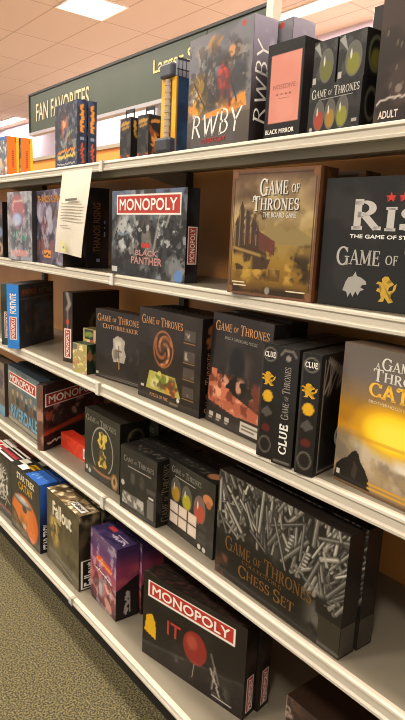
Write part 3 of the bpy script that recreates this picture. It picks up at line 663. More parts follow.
g = Game(BG, 3, -2.085, .990, 16, .052, .267, .25, 'black spine-out game box with a red banner and hanging ornament on its spine', '#241c18')
p = g.pic('front', '#2b201b', 70, 3).noise('#3a2c25', 5).line(.45, .98, .7, .84, .03, '#8a837a').line(.7, .84, .45, .76, .03, '#8a837a').line(.5, .75, .5, .5, .015, '#7a6a5c').ell(.5, .58, .16, .035, '#c2452c', .2).rect(.16, .06, .84, .48, '#c9908a'); g.art('front', p)
p = g.pic('side', '#1d1613', 80, 5); p.noise('#4a3c22', 6, .5, .62, .8, mask=p.win(.3, .3, .95, .75)).ring(.62, .52, .24, .2, .15, '#4f4026'); g.art('side', p)
mono_spine(g, 'front', .16, .06, .84, .48)

g = Game('card_game_box', 3, -1.912, .945, 12, .078, .106, .045, 'small colourful card box standing at the shelf edge by the seated throne cover', '#2c3a2a', cat='card game')
p = g.pic('front', '#a89a5c', 64, 6).blobs(46, 0, 0, 1, .95, ['#d9c46a', '#c98f5a', '#a8a86a', '#e6dab8', '#c07a60', '#b5b598', '#ead98a'], .03, .08).rect(0, .78, .3, .98, '#6a6a60'); g.art('front', p)
p = g.pic('side', '#1f2a20', 40, 6).blobs(8, 0, .4, 1, .9, ['#8a5a3a', '#b59a6a', '#3a5a3a'], .1, .2); g.art('side', p)
g2 = Game('card_game_box', 3, -1.945, 1.003, 10, .10, .150, .045, 'small green-topped card box standing behind the colourful card box', '#5a5238', cat='card game')
p = g2.pic('front', '#9a8a58', 64, 7).blobs(40, 0, 0, 1, .8, ['#c9b24a', '#b5743a', '#d9cba0', '#a8503a'], .04, .1).rect(.08, .74, .6, .98, '#2c3a22').squig(.15, .86, .55, .86, .04, 8, .03, '#7a8a3a').rect(.6, .74, .95, .98, '#c9a07a'); g2.art('front', p)
p = g2.pic('side', '#6a5a3c', 30, 3).blobs(8, 0, .4, 1, .9, ['#8a5a3a', '#b59a6a'], .1, .2); g2.art('side', p)

CT = mat('#c08a5a', .4, .2)
PZ = 'puzzle_box'
g = Game(PZ, 3, -1.815, .984, 8, .25, .238, .05, 'black puzzle box with a pale throne and upright sword on its cover', '#1d1816', cat='puzzle')
p = g.pic('front', '#231d1a', 96, 4).noise('#2c2521', 4, .45, .65)
p.poly([(.40, .28), (.36, .40), (.40, .52), (.38, .6), (.47, .66), (.56, .65), (.64, .6), (.62, .5), (.66, .4), (.62, .29), (.52, .3)], '#a59b8c').noise('#c9c0b0', 9, .5, .6, .8, mask=p.win(.4, .3, .62, .62)).noise('#5a5048', 7, .55, .65, .7, mask=p.win(.38, .3, .64, .64))
p.line(.51, .52, .52, .19, .008, '#3a2a1c').line(.52, .2, .515, .3, .01, '#b98a4a').line(.46, .45, .57, .45, .008, '#5a4228').noise('#4a443e', 8, .5, .6, .5, mask=p.win(.7, .3, .97, .6)).rect(.02, .045, .07, .085, '#b9b0a8')
for i in range(2): p.line(.1, .05-i*.02, .95, .055-i*.02, .004, '#6d655a')
g.art('front', p)
g.text('front', GOT, .04, .83, .97, .94, CT, style='serif'); g.text('front', 'Oathbreaker', .16, .735, .9, .81, CT, style='serif', name='subtitle_lettering')

g = Game(PZ, 3, -1.531, .980, 1.5, .30, .277, .065, 'black puzzle box with a round copper dragon emblem above a yellow map', '#1a1513', cat='puzzle')
p = g.pic('front', '#241d19', 128, 5).noise('#2e2621', 4, .45, .65).noise('#4a3020', 3, .4, .7, .6, mask=p.win(.15, .25, .7, .85, .2))
for k in range(3):
    a0 = 120*k+20
    for i in range(16):
        a = R(a0+i*11); rr = .155-.0065*i; b = R(a0+(i+1)*11); r2 = .155-.0065*(i+1)
        p.line(.42+rr*math.cos(a)/p.asp, .595+rr*1.12*math.sin(a), .42+r2*math.cos(b)/p.asp, .595+r2*1.12*math.sin(b), .016, ['#b5713f', '#8f5230', '#c9854e'][k])
p.ring(.42, .595, .155, .19, .06, '#9a5c36').noise('#5d3520', 9, .5, .6, .6, mask=p.win(.26, .4, .6, .78))
p.poly([(.20, .33), (.62, .33), (.72, .12), (.14, .12)], '#a8a04a').noise('#d3cd8e', 6, .48, .6, .9, mask=p.win(.2, .13, .62, .33)).noise('#4a3a20', 7, .55, .63, .8, mask=p.win(.2, .13, .66, .33)).blobs(10, .45, .13, .68, .25, ['#b5542a', '#c98a3a', '#6a3a20'], .015, .035).blobs(5, .2, .25, .55, .33, ['#6a7a2c', '#c9c070'], .02, .04)
for i, y_ in enumerate((.80, .59, .42, .22)):
    p.rect(.745, y_-.055, .91, y_+.055, '#4a4038').noise('#a59a88', 9, .48, .6, .9, mask=p.win(.75, y_-.05, .905, y_+.05, .02)); p.rect(.74, y_-.075, .91, y_-.068, '#8a6a3a')
p.rect(.05, .12, .11, .15, '#b9b0a4').ell(.68, .10, .022, .024, '#c9c2b8').rect(.55, .03, .68, .055, '#6a5a48'); g.art('front', p)
g.text('front', GOT, .05, .83, .72, .93, CT, style='serif'); g.text('front', 'PUZZLE OF FIRE', .22, .05, .52, .085, CT, bold=.01, name='subtitle_lettering')
p = g.pic('side', '#171210', 70, 3); p.squig(.5, .72, .5, .93, .22, 8, .02, '#8a5230'); g.art('side', p); g.text('side', GOT, .25, .04, .72, .66, CT, style='serif', turn=90, name='spine_lettering')
dup(g.root, 'black puzzle box standing behind the round copper dragon emblem', -.005, .072, 0)

g = Game(PZ, 3, -1.217, 1.0, -4, .245, .297, .055, 'black puzzle box with a coral red model castle along its cover bottom', '#1a1513', cat='puzzle', lean=2.5)
p = g.pic('front', '#221b18', 128, 5).noise('#2e2622', 4, .45, .65).noise('#4a3c30', 5, .45, .6, .8, mask=p.win(.2, .38, .75, .75, .12)).ell(.48, .58, .13, .16, '#100d0c', .4).ell(.48, .42, .18, .12, '#17120f', .5)
p.poly([(.02, .27), (.2, .36), (.55, .30), (.95, .22), (.95, .15), (.5, .14), (.02, .2)], '#a5583e')
for x_, y_, w_ in ((.10, .5, .05), (.2, .46, .045), (.27, .40, .05), (.05, .42, .04), (.34, .36, .05), (.16, .38, .1)): p.rect(x_-w_, .24, x_+w_, y_, '#b8684a')
p.noise('#e0a080', 10, .5, .6, .8, mask=p.win(0, .14, .95, .5)).noise('#6a3424', 9, .54, .62, .9, mask=p.win(0, .14, .95, .5))
for x_ in (.06, .2, .35): p.rect(x_, .06, x_+.08, .10, '#a59c90').rect(x_, .035, x_+.06, .05, '#8a8278')
p.rect(.62, .03, .92, .12, '#b9b0a2').line(.65, .09, .9, .09, .006, '#5a5248').line(.65, .06, .85, .06, .006, '#5a5248'); g.art('front', p)
g.text('front', GOT, .06, .845, .95, .935, CT, style='serif'); g.text('front', 'BUILD A CARDBOARD PUZZLE', .24, .785, .78, .81, GREY, bold=.0, name='subtitle_lettering')
dup(g.root, 'black puzzle box standing behind the coral red castle cover', -.015, .068, 0)

def sigil_spine(g):
    p = g.pic('front', '#1d1a18', 90, 3).ring(.5, .91, .36, .055, .12, '#6d665c').ell(.5, .55, .30, .052, '#d9a520', .1).ell(.5, .41, .32, .03, '#4a453f', .3).poly([(.15, .4), (.5, .47), (.85, .41), (.6, .38), (.5, .36)], '#4f4a44').ell(.5, .27, .26, .035, '#5a2018', .3).ring(.5, .12, .34, .07, .12, '#5d574e').line(.04, .02, .04, .98, .006, '#4a443c'); g.art('front', p)
    def m_(pts): return [(.5+(x-.41)*7.5, .70+(y-.165)*.60) for x, y in pts]
    g.shape('front', [m_(lion)], mat('#d9a520', .4, .2), name='lion_emblem')
    g.text('front', 'CLUE', .18, .885, .82, .935, WHITE, style='heavy', name='spine_lettering')
g = Game(BG, 3, -.945, .935, 8, .046, .267, .255, 'black spine-out game box with gold lion and disc emblems, left one', '#191614'); sigil_spine(g)
g = Game(BG, 3, -.890, .930, 8, .055, .268, .255, 'black spine-out game box with grey upright lettering between two gold-emblem spines', '#191614')
p = g.pic('front', '#1f1c1a', 90, 4)
for a in ((.12, .03, .16, .93), (.84, .03, .88, .93)): p.rect(*a, '#6d665c')
p.line(.14, .93, .3, .97, .01, '#6d665c').line(.86, .93, .7, .97, .01, '#6d665c').line(.3, .97, .7, .97, .01, '#6d665c').line(.14, .03, .86, .03, .01, '#6d665c').ell(.5, .91, .12, .025, '#8a8278', .3); g.art('front', p)
g.text('front', 'CLUE', .30, .10, .72, .36, WHITE, style='heavy', turn=90, name='spine_lettering'); g.text('front', GOT, .32, .40, .70, .84, GREY, style='serif', turn=90, name='spine_lettering')
g = Game(BG, 3, -.823, .933, 9.5, .047, .266, .255, 'black spine-out game box with gold emblems, beside the orange sun cover', '#191614'); sigil_spine(g)
p = g.pic('side', '#1c1916', 110, 8)
for i in range(18):
    a = R(100+i*7.5); rr = .34+.02*math.sin(i*2.1)
    x0_, y0_ = .42, .80; p.line(x0_-.30+i*.028, .97-.012*i, x0_-.36+i*.02+.08*math.sin(i), .70+.02*math.sin(i*1.7)-.006*i, .009, '#8a7a6c', .8)
for i in range(14):
    p.line(.10+i*.03, .95-i*.01, .2+i*.045, .88-i*.03, .008, '#7d6e60', .8)
p.ell(.42, .46, .38, .27, '#100e0d', .15).line(.06, .03, .95, .03, .006, '#7a7268').line(.06, .03, .06, .95, .006, '#7a7268'); g.art('side', p)
g.text('side', 'CLUE', .30, .19, .95, .37, mat('#d5d0c8', .4), style='serif')

g = Game(BG, 3, -.752, .979, -4, .37, .297, .08, 'large game box with blazing yellow sun and gold title, right end of third shelf', '#4a3c30')
p = g.pic('front', '#6d6258', 210, 9).vgrad((0, '#7a6248'), (.18, '#b9a488'), (.32, '#c4b49a'), (.42, '#c98a22'), (.55, '#b5801f'), (.66, '#8a6e4a'), (.8, '#6b6058'), (1, '#61584f'))
p.noise('#8a5a1e', 3, .45, .65, .8, mask=p.band(.42, .68, .1)).noise('#d9a83a', 4, .5, .7, .7, mask=p.band(.4, .6, .1)).ell(.38, .47, .24, .17, '#e0a81e', .5).ell(.38, .46, .19, .125, '#ffd42e', .35).ell(.38, .45, .12, .08, '#ffe04a', .6).rect(0, .36, 1, .385, '#c98f2c', .5)
p.noise('#e6dccb', 4, .42, .6, .8, mask=p.win(.18, .05, 1.1, .34, .08)).noise('#7d6a54', 7, .5, .64, .7, mask=p.win(.2, .03, 1.1, .36, .06)).noise('#54493c', 4, .4, .6, .6, mask=p.win(-.1, .1, .2, .42, .08))
p.noise('#a08a60', 11, .55, .63, .6, mask=p.band(.05, .4, .1))
p.poly([(.0, .0), (.015, .12), (.05, .17), (.09, .20), (.12, .25), (.145, .27), (.17, .25), (.185, .20), (.22, .16), (.25, .1), (.27, 0)], '#1f1a16').poly([(.14, .2), (.17, .15), (.16, .06), (.13, .08)], '#3a3028').rect(0, 0, 1, .02, '#6d5238')
p.rect(.02, .055, .045, .09, '#c9c2b4')
for i in range(2): p.line(.25, .075-i*.03, .8, .08-i*.03, .008, '#c9962c')
g.art('front', p)
g.text('front', 'A', .222, .868, .252, .908, LG, style='serif'); g.text('front', 'Game <>', .262, .868, .56, .95, LG, style='serif'); g.text('front', 'Thrones', .212, .785, .62, .868, LG, style='serif')
g.text('front', 'CATAN', .195, .675, .63, .78, mat('#f0b83a', .4), style='heavy'); g.text('front', 'BROTHERHOOD OF THE WATCH', .20, .632, .63, .652, CREAM, bold=0, name='subtitle_lettering')

# ================================================================== FOURTH SHELF
g = Game(BG, 4, -2.985, .965, -2, .37, .25, .06, 'grey game box with blue bottom edge at left end of fourth shelf', '#4a3c34')
p = g.pic('front', '#6d6058', 60, 3).noise('#8a7a6c', 4, .45, .65).noise('#5a4a54', 5, .5, .65).rect(0, .0, 1, .2, '#5d8aa0'); g.art('front', p)

g = Game(BG, 4, -2.575, .955, -2, .375, .258, .05, 'teal-grey game box with red title banner and tall blue lettering', '#28333a')
p = g.pic('front', '#6a6f68', 110, 6).vgrad((0, '#5d5648'), (.12, '#6a6458'), (.5, '#6d6a5a'), (.9, '#6f7d80'), (1, '#4f5d66')).noise('#4a4f50', 4, .45, .65, .8).rect(.42, .42, .98, .72, '#5a7a86', .6)
for x_ in (.16, .32, .46, .60, .74, .86):
    p.ell(x_, .56+.04*math.sin(x_*20), .035, .05, '#b08a6c', .3).poly([(x_-.06, .36), (x_-.04, .50), (x_+.04, .50), (x_+.06, .36)], ['#3a3a3c', '#6d4f3a', '#4a3c48'][int(x_*10) % 3])
p.banner(.03, .70, .90, .90).rect(.0, .02, 1, .09, '#b5aa94', .6).rect(.02, .2, .97, .35, '#4a4f4c', .5); g.art('front', p)
mono_title(g, 'front', .03, .70, .90, .90)
g.text('front', 'RIVERDALE', .10, .11, .94, .33, mat('#6fa3bd', .5), bold=.04, name='subtitle_lettering')
dup(g.root, 'dark-topped game box standing behind the tall blue lettering', -.03, .056, 0)

g = Game(BG, 4, -2.140, .905, 24, .032, .267, .385, 'spine-out dark game box with its red-titled cover facing right', '#241d1b')
p = g.pic('front', '#6a4a3c', 50, 3).noise('#a8806a', 6, .5, .65); g.art('front', p)
p = g.pic('side', '#2c2020', 128, 6).vgrad((0, '#1c1715'), (.24, '#241b1a'), (.28, '#7a3a2c'), (.34, '#4a2622'), (1, '#2f2022')).blobs(22, .03, .30, .98, .62, ['#b07a70', '#8a4038', '#c9a094', '#5a3a40', '#6a4a54', '#a8503c'], .03, .07, .8).noise('#241a1c', 7, .5, .62, .8, mask=p.band(.3, .64)).poly([(.0, .28), (.4, .34), (1, .42), (1, .36), (.4, .27), (.0, .22)], '#a03a28')
p.banner(.03, .66, .97, .86, '#a83228').squig(.06, .10, .28, .11, .02, 8, .012, '#c9c0b4'); g.art('side', p)
mono_title(g, 'side', .03, .66, .97, .86)

g = Game('card_game_box', 4, -2.128, 1.0, 0, .24, .062, .05, 'low bright red carton with a white barcode label on fourth shelf', '#c8341f', cat='card game')
p = g.pic('front', '#d23a22', 64, 3).noise('#dc4a2e', 4); g.art('front', p)
bars = [[(.80, .18), (.96, .18), (.96, .82), (.80, .82)]]
g.shape('front', bars, WHITE, name='barcode_label', e=.0009)
g.shape('front', [[(.82+i*.02, .3), (.828+i*.02+.004*(i % 2), .3), (.828+i*.02+.004*(i % 2), .7), (.82+i*.02, .7)] for i in range(6)], mat('#2c2620', .6), name='barcode_print', e=.0013)

SIL2 = mat('#8f8a7e', .4, .3)
g = Game(PZ, 4, -1.848, .961, 0, .245, .245, .11, 'black puzzle box with a gold map inside a glass dome on its cover', '#211f1a', cat='puzzle')
p = g.pic('front', '#2c2b23', 110, 4).noise('#36342b', 4, .45, .65).ell(.52, .47, .30, .34, '#34332a', .1).ring(.52, .47, .30, .34, .035, '#a8a496', .9).ell(.52, .155, .26, .05, '#8a5a34', .2).ell(.52, .18, .24, .035, '#3a2c1c', .3)
p.poly([(.42, .72), (.50, .76), (.58, .73), (.64, .74), (.66, .66), (.60, .60), (.62, .54), (.54, .50), (.58, .44), (.64, .42), (.62, .34), (.66, .28), (.60, .22), (.52, .24), (.44, .21), (.40, .27), (.46, .33), (.42, .40), (.46, .47), (.44, .54), (.38, .60), (.44, .66)], '#c2a034').noise('#d9c060', 9, .5, .6, .8, mask=p.win(.36, .2, .68, .77, .02)*(p.c[..., 0] > .5)).noise('#34332a', 12, .56, .62, .8, mask=p.win(.3, .15, .75, .78))
p.ell(.87, .13, .095, .12, '#8a5a34', .2).ell(.87, .13, .07, .09, '#a88a5c', .3).ell(.87, .14, .03, .05, '#4a3a2a', .3).ell(.07, .10, .035, .035, '#b9b4a4', .2).ell(.16, .075, .035, .035, '#b9b4a4', .2).noise('#6a665a', 12, .55, .62, .7, mask=p.win(.84, .34, .98, .48, .02)); g.art('front', p)
g.text('front', GOT, .05, .82, .90, .915, SIL2, style='serif')
p = g.pic('side', '#16140f', 60, 5).ring(.55, .75, .28, .14, .1, '#5a5036').noise('#7a6a3a', 6, .48, .6, .8, mask=p.win(.3, .62, .8, .88)); g.art('side', p)
dup(g.root, 'black puzzle box standing behind the gold map dome cover', .05, .117, 0)

g = Game(PZ, 4, -1.534, .923, 3, .19, .207, .07, 'dark grey puzzle box with faint emblems and a pale carved block on its cover', '#1f1d1a', cat='puzzle')
p = g.pic('front', '#2b2924', 96, 5).noise('#34312b', 4, .45, .65)
for cx in (.36, .62): p.ell(cx, .56, .07, .1, '#403c35', .4).noise('#57524a', 9, .52, .62, .7, mask=p.win(cx-.07, .46, cx+.07, .66))
p.ell(.08, .42, .05, .045, '#b5b0a4', .2).poly([(.06, .1), (.10, .30), (.66, .28), (.70, .08)], '#6a675e').noise('#bdb8ac', 12, .46, .56, .9, mask=p.win(.06, .1, .68, .29, .02)).rect(.76, .08, .94, .36, '#6d6960').rect(.80, .38, .92, .42, '#c9c4b8').rect(.74, .46, .97, .53, '#4a463f'); g.art('front', p)
g.text('front', GOT, .10, .78, .93, .875, SIL2, style='serif'); g.shape('front', [[(.22, .71), (.86, .71), (.86, .728), (.22, .728)]], GREY, name='tagline')
p = g.pic('side', '#15130f', 60, 3); g.art('side', p); g.text('side', GOT, .25, .06, .72, .94, mat('#6d6250', .45), style='serif', turn=90, name='spine_lettering')
p = g.pic('top', '#1a1815', 60, 4).noise('#56524a', 8, .5, .6, .8, mask=p.win(.2, .2, .95, .7)); g.art('top', p)
dup(g.root, 'dark grey puzzle box standing behind the pale carved block cover', -.005, .075, -1)
dup(g.root, 'dark grey puzzle box third back from the pale carved block cover', -.01, .150, -1)

g = Game(PZ, 4, -1.338, .972, -3, .228, .217, .06, 'black puzzle box with yellow, green and red eggs over white square tiles', '#1d1b17', cat='puzzle')
p = g.pic('front', '#2a2822', 110, 6).noise('#33302a', 4, .45, .65)
egg(p, .17, .60, .105, .165, '#a8822c'); egg(p, .42, .575, .105, .165, '#a89c24'); egg(p, .70, .54, .115, .185, '#b04a34', '#7a5a50')
p.ell(.86, .74, .1, .07, '#c07a4c', .2).ell(.88, .68, .05, .05, '#a8623c', .2)
for i in range(3):
    for j in range(2): p.rect(.05+i*.205, .05+.06+j*.165, .235+i*.205, .055+.205+j*.165, '#cfb9a6').rect(.07+i*.205, .13+j*.165, .215+i*.205, .235+j*.165, '#d9c6b5')
for j in range(3): p.rect(.70, .10+j*.10, .86, .17+j*.10, '#3d3a33')
p.ell(.72, .05, .035, .035, '#c9c2b4', .2).ell(.82, .045, .035, .035, '#c9c2b4', .2); g.art('front', p)
g.text('front', GOT, .07, .835, .72, .925, SIL2, style='serif'); g.shape('front', [[(.14, .79), (.6, .79), (.6, .805), (.14, .805)]], GREY, name='tagline')
p = g.pic('top', '#1a1815', 60, 4).ell(.8, .5, .1, .3, '#8a5a3c', .3).noise('#4a463e', 8, .55, .62, .8, mask=p.win(.1, .2, .7, .7)); g.art('top', p)
dup(g.root, 'black puzzle box standing behind the three eggs cover', .0, .065, 1)
dup(g.root, 'black puzzle box third back from the three eggs cover', -.01, .130, 1)

g = Game('chess_set_box', 4, -1.072, .937, -1, .415, .282, .050, 'large dark chess set box with heaped grey swords and bronze title', '#1a1512', cat='chess set')
p = g.pic('front', '#1e1b18', 220, 5)
p.noise('#3d3a34', 5, .4, .6, mask=p.band(.4, 1.1, .1))
for i in range(190):
    x_, y_ = p.rng.uniform(-.02, 1.02), p.rng.uniform(.30, 1.02); a = R(90+p.rng.normal()*30-(x_-.5)*75); Ln = p.rng.uniform(.12, .42)
    if y_ < .44 and x_ < .72: continue
    k = p.rng.uniform(.05, .85)*(1 if y_ > .5 else .7); c = (.22+.50*k, .21+.48*k, .19+.44*k)
    x2, y2 = x_+Ln*math.cos(a)/p.asp, y_+Ln*math.sin(a); w_ = p.rng.uniform(.008, .020)
    p.line(x_, y_, x2, y2, w_*1.5, '#15120f', .9).line(x_, y_, x2, y2, w_, c, .95).line(x_-.004, y_, x2-.004, y2, .004, (min(1, c[0]+.2), min(1, c[1]+.2), min(1, c[2]+.2)), .8)
    if i % 3 == 0:
        gx, gy = x_+.25*(x2-x_), y_+.25*(y2-y_); p.line(gx-.05*math.sin(a)/p.asp, gy+.05*math.cos(a), gx+.05*math.sin(a)/p.asp, gy-.05*math.cos(a), .012, c)
        p.ell(x_, y_, .012, .02, c, .3)
for x_, y_, l_ in ((.60, .62, .24), (.72, .55, .24)):
    for i in range(9): p.ell(x_+i*.004, y_+i*l_/14, .016, .010, ['#a5a094', '#57534a'][i % 2], .3)
p.mix('#16130f', np.clip((.40-p.v)/.12, 0, 1)*np.clip((.80-p.u)/.12, 0, 1)*.85).noise('#9a9284', 8, .5, .64, .5, mask=p.win(.72, .05, 1, .5, .1)).noise('#7a4a30', 6, .45, .6, .8, mask=p.win(-.05, -.02, .14, .24, .04)).rect(0, 0, 1, .012, '#4a3a2a'); g.art('front', p)
g.text('front', GOT, .09, .285, .80, .425, mat('#6d4c22', .4, .2), style='serif'); g.text('front', "COLLECTOR'S", .25, .245, .58, .28, BRONZE, style='serif', name='subtitle_lettering'); g.text('front', 'Chess Set', .22, .11, .68, .225, mat('#7a5424', .4, .2), style='serif', name='subtitle_lettering')
TAPE = mat('#2c2721', .15, 0, .6, name='clear seal over black board')
def seal(gm):
    bm = bmesh.new(); w, d = gm.w, gm.d
    bm_box(bm, w/2-.06, w/2+.0012, -.0018, -.0008, .006, .075); bm_box(bm, w/2+.0002, w/2+.0012, -.0018, d*.9, .006, .075)
    return link('seal_sticker', finish(bm, 'seal_sticker'), gm.root, TAPE)
seal(g)
dup(g.root, 'dark chess set box right behind the heaped swords cover', .003, .056, 0)

# ================================================================== BOTTOM SHELF
g = Game(BG, 5, -2.648, .875, 0, .297, .275, .065, 'dark game box with white splashes and red and white top stripes', '#2a251f')
p = g.pic('front', '#37332a', 96, 4).noise('#413c32', 4).noise('#d9d2c2', 7, .5, .6, .95, mask=p.win(.2, .22, .92, .88, .25)).blobs(24, .45, .3, .85, .8, ['#e0dacb', '#b9b2a4', '#5a5448'], .01, .045)
for i in range(40):
    x_, y_ = p.rng.uniform(.5, .85), p.rng.uniform(.25, .8); p.line(x_, y_, x_+p.rng.normal()*.08, y_+p.rng.normal()*.09, .008, '#e0dacb', .8)
p.squig(.2, .13, .95, .13, .03, 16, .014, '#8a2c28'); g.art('front', p)
p = g.pic('top', '#2a211e', 64, 4).rect(0, 0, .4, 1, '#e0d8c8').rect(0, .1, 1, .26, '#e8e0d4').rect(.25, .45, .95, .75, '#b0404a').rect(.1, .5, .2, .9, '#c8342a').rect(0, .92, 1, 1, '#e8e0d4'); g.art('top', p)
dup(g.root, 'dark game box behind the white splashes cover with matching top stripes', .01, .070, 0)

g = Game(BG, 5, -2.33, .868, 0, .293, .288, .075, 'game box with an orange planet and grey disc under cream and yellow title', '#2a2820')
p = g.pic('front', '#3d3a30', 110, 6).noise('#454136', 4).ell(.48, .30, .46, .34, '#d9682c', .12).ell(.42, .34, .36, .24, '#e07a34', .5).poly([(.0, .08), (.0, .36), (.15, .30), (.3, .2), (.5, .16), (.75, .02), (.75, 0), (.2, 0)], '#5a4a34').noise('#8a6a4a', 8, .5, .6, .7, mask=p.win(.0, .02, .6, .34, .06)).noise('#e0a060', 6, .5, .65, .5, mask=p.win(.45, .05, .9, .5, .1)).noise('#c9b9a4', 9, .52, .6, .8, mask=p.win(.3, .02, .7, .24, .05))
p.ell(.42, .53, .30, .065, '#6d6a62', .15).ell(.40, .55, .25, .045, '#b5b0a4', .4).ell(.42, .57, .1, .03, '#d5cfc2', .4).ell(.48, .44, .08, .05, '#4a4a44', .3); g.art('front', p)
g.text('front', 'STAR TREK', .22, .84, .84, .94, mat('#e0d3b0', .5), bold=.05); g.text('front', 'CATAN', .28, .70, .76, .815, mat('#c99a2c', .4), style='heavy', name='subtitle_lettering')
p = g.pic('side', '#1f3a6d', 60, 3).vgrad((0, '#15141a'), (.4, '#1c2440'), (.7, '#2a4f94'), (1, '#2f5aa8')); g.art('side', p); g.text('side', 'STAR TREK', .15, .05, .75, .42, WHITE, turn=90, bold=.03, name='spine_lettering')
p = g.pic('top', '#1e1b16', 80, 4).rect(.02, .45, .2, .9, '#d9d2c0').rect(.2, .1, .38, .55, '#e8e4da').rect(.3, .5, .50, .92, '#c9981e').rect(.52, .0, 1, 1, '#2c5cab').noise('#6f9ad0', 8, .52, .62, .9, mask=p.win(.55, .2, .95, .7)).squig(.32, .7, .5, .7, .1, 6, .05, '#4a3a14'); g.art('top', p)
dup(g.root, 'blue-topped game box standing behind the orange planet cover', .008, .082, 0)

g = Game(BG, 5, -2.009, .885, -2, .285, .287, .08, 'olive brown game box with gold swirl and upright white title on its spine', '#2b251b')
p = g.pic('front', '#4f4732', 110, 8).noise('#5d543c', 3, .4, .65).noise('#6f6446', 5, .5, .68, .7).noise('#c9a85a', 4, .5, .62, .9, mask=p.win(.05, .22, .45, .75, .14)).noise('#e0c684', 8, .52, .62, .9, mask=p.win(.1, .3, .4, .7, .1)).blobs(9, .15, .3, .4, .68, ['#b5924a', '#8a6c34', '#d9bc78'], .03, .07, .7).noise('#3a3222', 5, .5, .62, .6, mask=p.win(.5, .1, 1, .8, .1)).line(.3, .1, .8, .06, .008, '#8a7d58'); g.art('front', p)
g.text('front', 'Fallout', .20, .70, .80, .91, mat('#e6dcc0', .5), bold=.05)
p = g.pic('side', '#241f18', 90, 6).noise('#c9b58a', 4, .42, .58, .9, mask=p.band(.60, 1.1, .15)).noise('#4a3f2a', 5, .5, .62, .8, mask=p.band(.4, .9)).rect(.12, .02, .98, .40, '#e0d8cc').rect(.17, .032, .93, .388, '#221d18'); g.art('side', p)
g.text('side', 'Fallout', .24, .05, .88, .37, WHITE, turn=90, bold=.03, name='spine_lettering')
p = g.pic('top', '#8a7452', 70, 5).noise('#e0cfa8', 4, .42, .6).noise('#4a3a26', 5, .5, .62, .9).rect(.58, .2, .95, .62, '#2a2219').rect(.6, .25, .93, .57, '#e6dfd2'); g.art('top', p); g.text('top', 'Fallout', .63, .30, .90, .52, mat('#2a2219', .5), bold=.03, name='title_lettering')
dup(g.root, 'olive brown game box standing behind the gold swirl cover', .006, .088, 0)

g = Game(BG, 5, -1.691, .904, -2, .185, .257, .085, 'purple and coral game box with pale script on its dark spine', '#2a1c2c')
p = g.pic('front', '#7a4a5a', 100, 7).vgrad((0, '#2a1a1c'), (.12, '#6a3438'), (.35, '#a8505a'), (.6, '#9a4a6a'), (.8, '#5d3a68'), (1, '#6a5470')).noise('#c9706a', 5, .48, .64, .7, mask=p.band(.1, .6, .1)).blobs(16, .1, .08, .9, .48, ['#b5786a', '#5a2a34', '#d9a08a', '#8a3a44', '#3a2028'], .04, .1, .8).ell(.45, .28, .1, .14, '#8a7a7c', .3)
p.poly([(.2, .62), (.35, .72), (.8, .66), (.85, .58), (.5, .6)], '#d85a2a').squig(.25, .63, .85, .61, .022, 22, .008, '#f0a050').poly([(.2, .54), (.85, .48), (.85, .43), (.2, .49)], '#2c2430').squig(.22, .51, .84, .46, .018, 16, .010, '#e6d8dc').noise('#d9c9d0', 10, .57, .66, .5); g.art('front', p)
p = g.pic('side', '#1c1416', 90, 5).poly([(0, .42), (1, .58), (1, 1), (0, 1)], '#8a3a5a').noise('#c05a5c', 4, .4, .6, .8, mask=p.band(.45, .75, .1)*(p.v > .42+.16*p.u)).mix('#3a2a50', np.clip((p.v-.72)/.2, 0, 1)*.9).squig(.45, .06, .5, .38, .09, 26, .010, '#b9aaa4').line(.62, .08, .58, .36, .008, '#b9aaa4'); g.art('side', p)
p = g.pic('top', '#33284a', 70, 5).noise('#4a3a60', 4).poly([(.2, .55), (.42, .55), (.42, .8), (.2, .8)], '#b03a3a').squig(.48, .45, .94, .45, .10, 18, .025, '#c9b9c9').line(.55, .62, .9, .60, .02, '#c9b9c9'); g.art('top', p)
dup(g.root, 'purple and coral game box standing behind its matching front copy', .012, .090, -1)

g = Game(BG, 5, -1.338, .893, 10.5, .385, .272, .048, 'black game box with red title banner and a single red balloon', '#191411')
p = g.pic('front', '#211b17', 128, 5).noise('#2b241f', 4).banner(.055, .74, .90, .93).ell(.545, .45, .115, .185, '#8a2c22', .08).ell(.515, .50, .05, .08, '#a84a3a', .6).poly([(.02, .30), (.04, .5), (.10, .54), (.14, .45), (.15, .25)], '#d9a81c').line(.545, .26, .53, .10, .006, '#8a8078').line(.70, .50, .78, .22, .012, '#6d665e').line(.74, .38, .72, .12, .010, '#8a8076').squig(.70, .34, .80, .08, .01, 9, .010, '#a59c90').noise('#6a625a', 7, .5, .62, .6, mask=p.win(.2, .02, .9, .26, .06)).rect(.72, .045, .9, .06, '#b9b2a8'); g.art('front', p)
mono_title(g, 'front', .055, .74, .90, .93)
g.text('front', 'IT', .265, .42, .405, .585, mat('#a83a2c', .5), bold=.02, name='subtitle_lettering')
p = g.pic('side', '#1b1512', 40, 3).noise('#3a2a24', 5); g.art('side', p); mono_spine(g, 'side', .22, .05, .82, .44)
p = g.pic('top', '#1d1714', 60, 3).noise('#4a2c26', 6, .5, .64, .7); g.art('top', p)
g2 = dup(g.root, 'black game box with a small red top label behind the red balloon cover', .012, .052, 0)
f = Face((-.1925, 0, .272), (.385, 0, 0), (0, .048, 0))
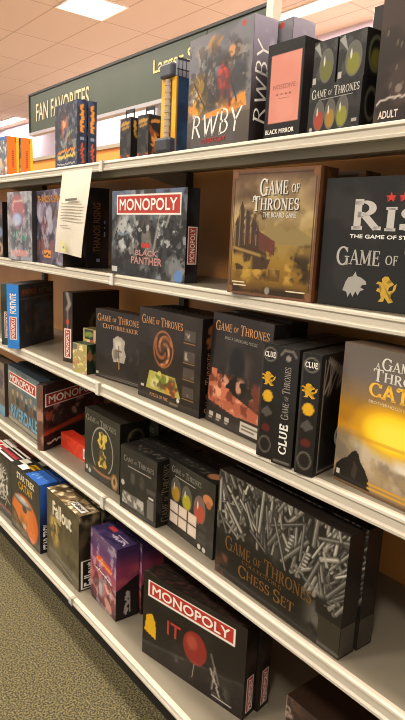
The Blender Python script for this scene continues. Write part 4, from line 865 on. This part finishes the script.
shape(f, [[(.50, .15), (.88, .15), (.88, .85), (.50, .85)]], mat('#e8d8cc', .5), g2, name='top_banner', e=.0009); shape(f, [[(.51, .22), (.87, .22), (.87, .78), (.51, .78)]], mat('#b04038', .5), g2, name='top_banner', e=.0011)
lettering(f, 'MONOPOLY', .535, .34, .845, .68, MONO, g2, bold=.012, name='top_lettering', e=.0015)

g = Game(BG, 5, -.845, 1.0, 0, .30, .144, .2, 'low dark brown game box with worn corner under the chess sets', '#2a1c14')
p = g.pic('front', '#33221a', 80, 4).noise('#4a3226', 5, .5, .65).rect(0, 0, .012, 1, '#8a7a6a').ell(.55, .7, .08, .16, '#6a5442', .3).ell(.4, .5, .05, .1, '#57412f', .3).noise('#a8988a', 10, .55, .63, .8, mask=p.win(-.05, .55, .10, 1.05, .04)); g.art('front', p)

# ================================================================== clear price-tag holders clipped to the shelf edges
CLEAR, N, L, b = base_mat('clear plastic')
b.inputs['Base Color'].default_value = (.92, .90, .84, 1); b.inputs['Roughness'].default_value = .12; b.inputs['Alpha'].default_value = .45; b.inputs['Coat Weight'].default_value = .6
for k, x, lab in ((1, -1.80, 'clear plastic tag holder on the top shelf edge by the white notice'), (2, -1.72, 'clear plastic tag holder on the second shelf edge'), (3, -1.70, 'clear plastic tag holder on the third shelf edge'),
                  (4, -1.607, 'clear plastic tag holder on the fourth shelf edge'), (5, -1.70, 'clear plastic tag holder on the bottom shelf edge')):
    y, zt, zb = LIP[k]
    t_ = empty('tag_holder', (x, y, FZ+zb)); tag(t_, lab, 'tag holder', 'clear tag holders')
    bm = bmesh.new(); h_ = zt-zb
    bm_box(bm, -.025, .0, -.0055, -.0035, -.002, h_+.002)
    link('front_flap', finish(bm, 'front_flap'), t_, CLEAR)
    bm = bmesh.new(); bm_box(bm, .0, .0015, -.008, -.0035, -.002, h_+.003); bm_box(bm, -.012, .0015, -.0055, .012, h_+.0012, h_+.0022)
    link('clip', finish(bm, 'clip'), t_, mat('#a9a08c', .2, 0, .6))

# ------------------------------------------------------------------ world
w = bpy.data.worlds.new('world'); SC.world = w; w.use_nodes = True
w.node_tree.nodes['Background'].inputs[0].default_value = (1, .9, .8, 1); w.node_tree.nodes['Background'].inputs[1].default_value = .55
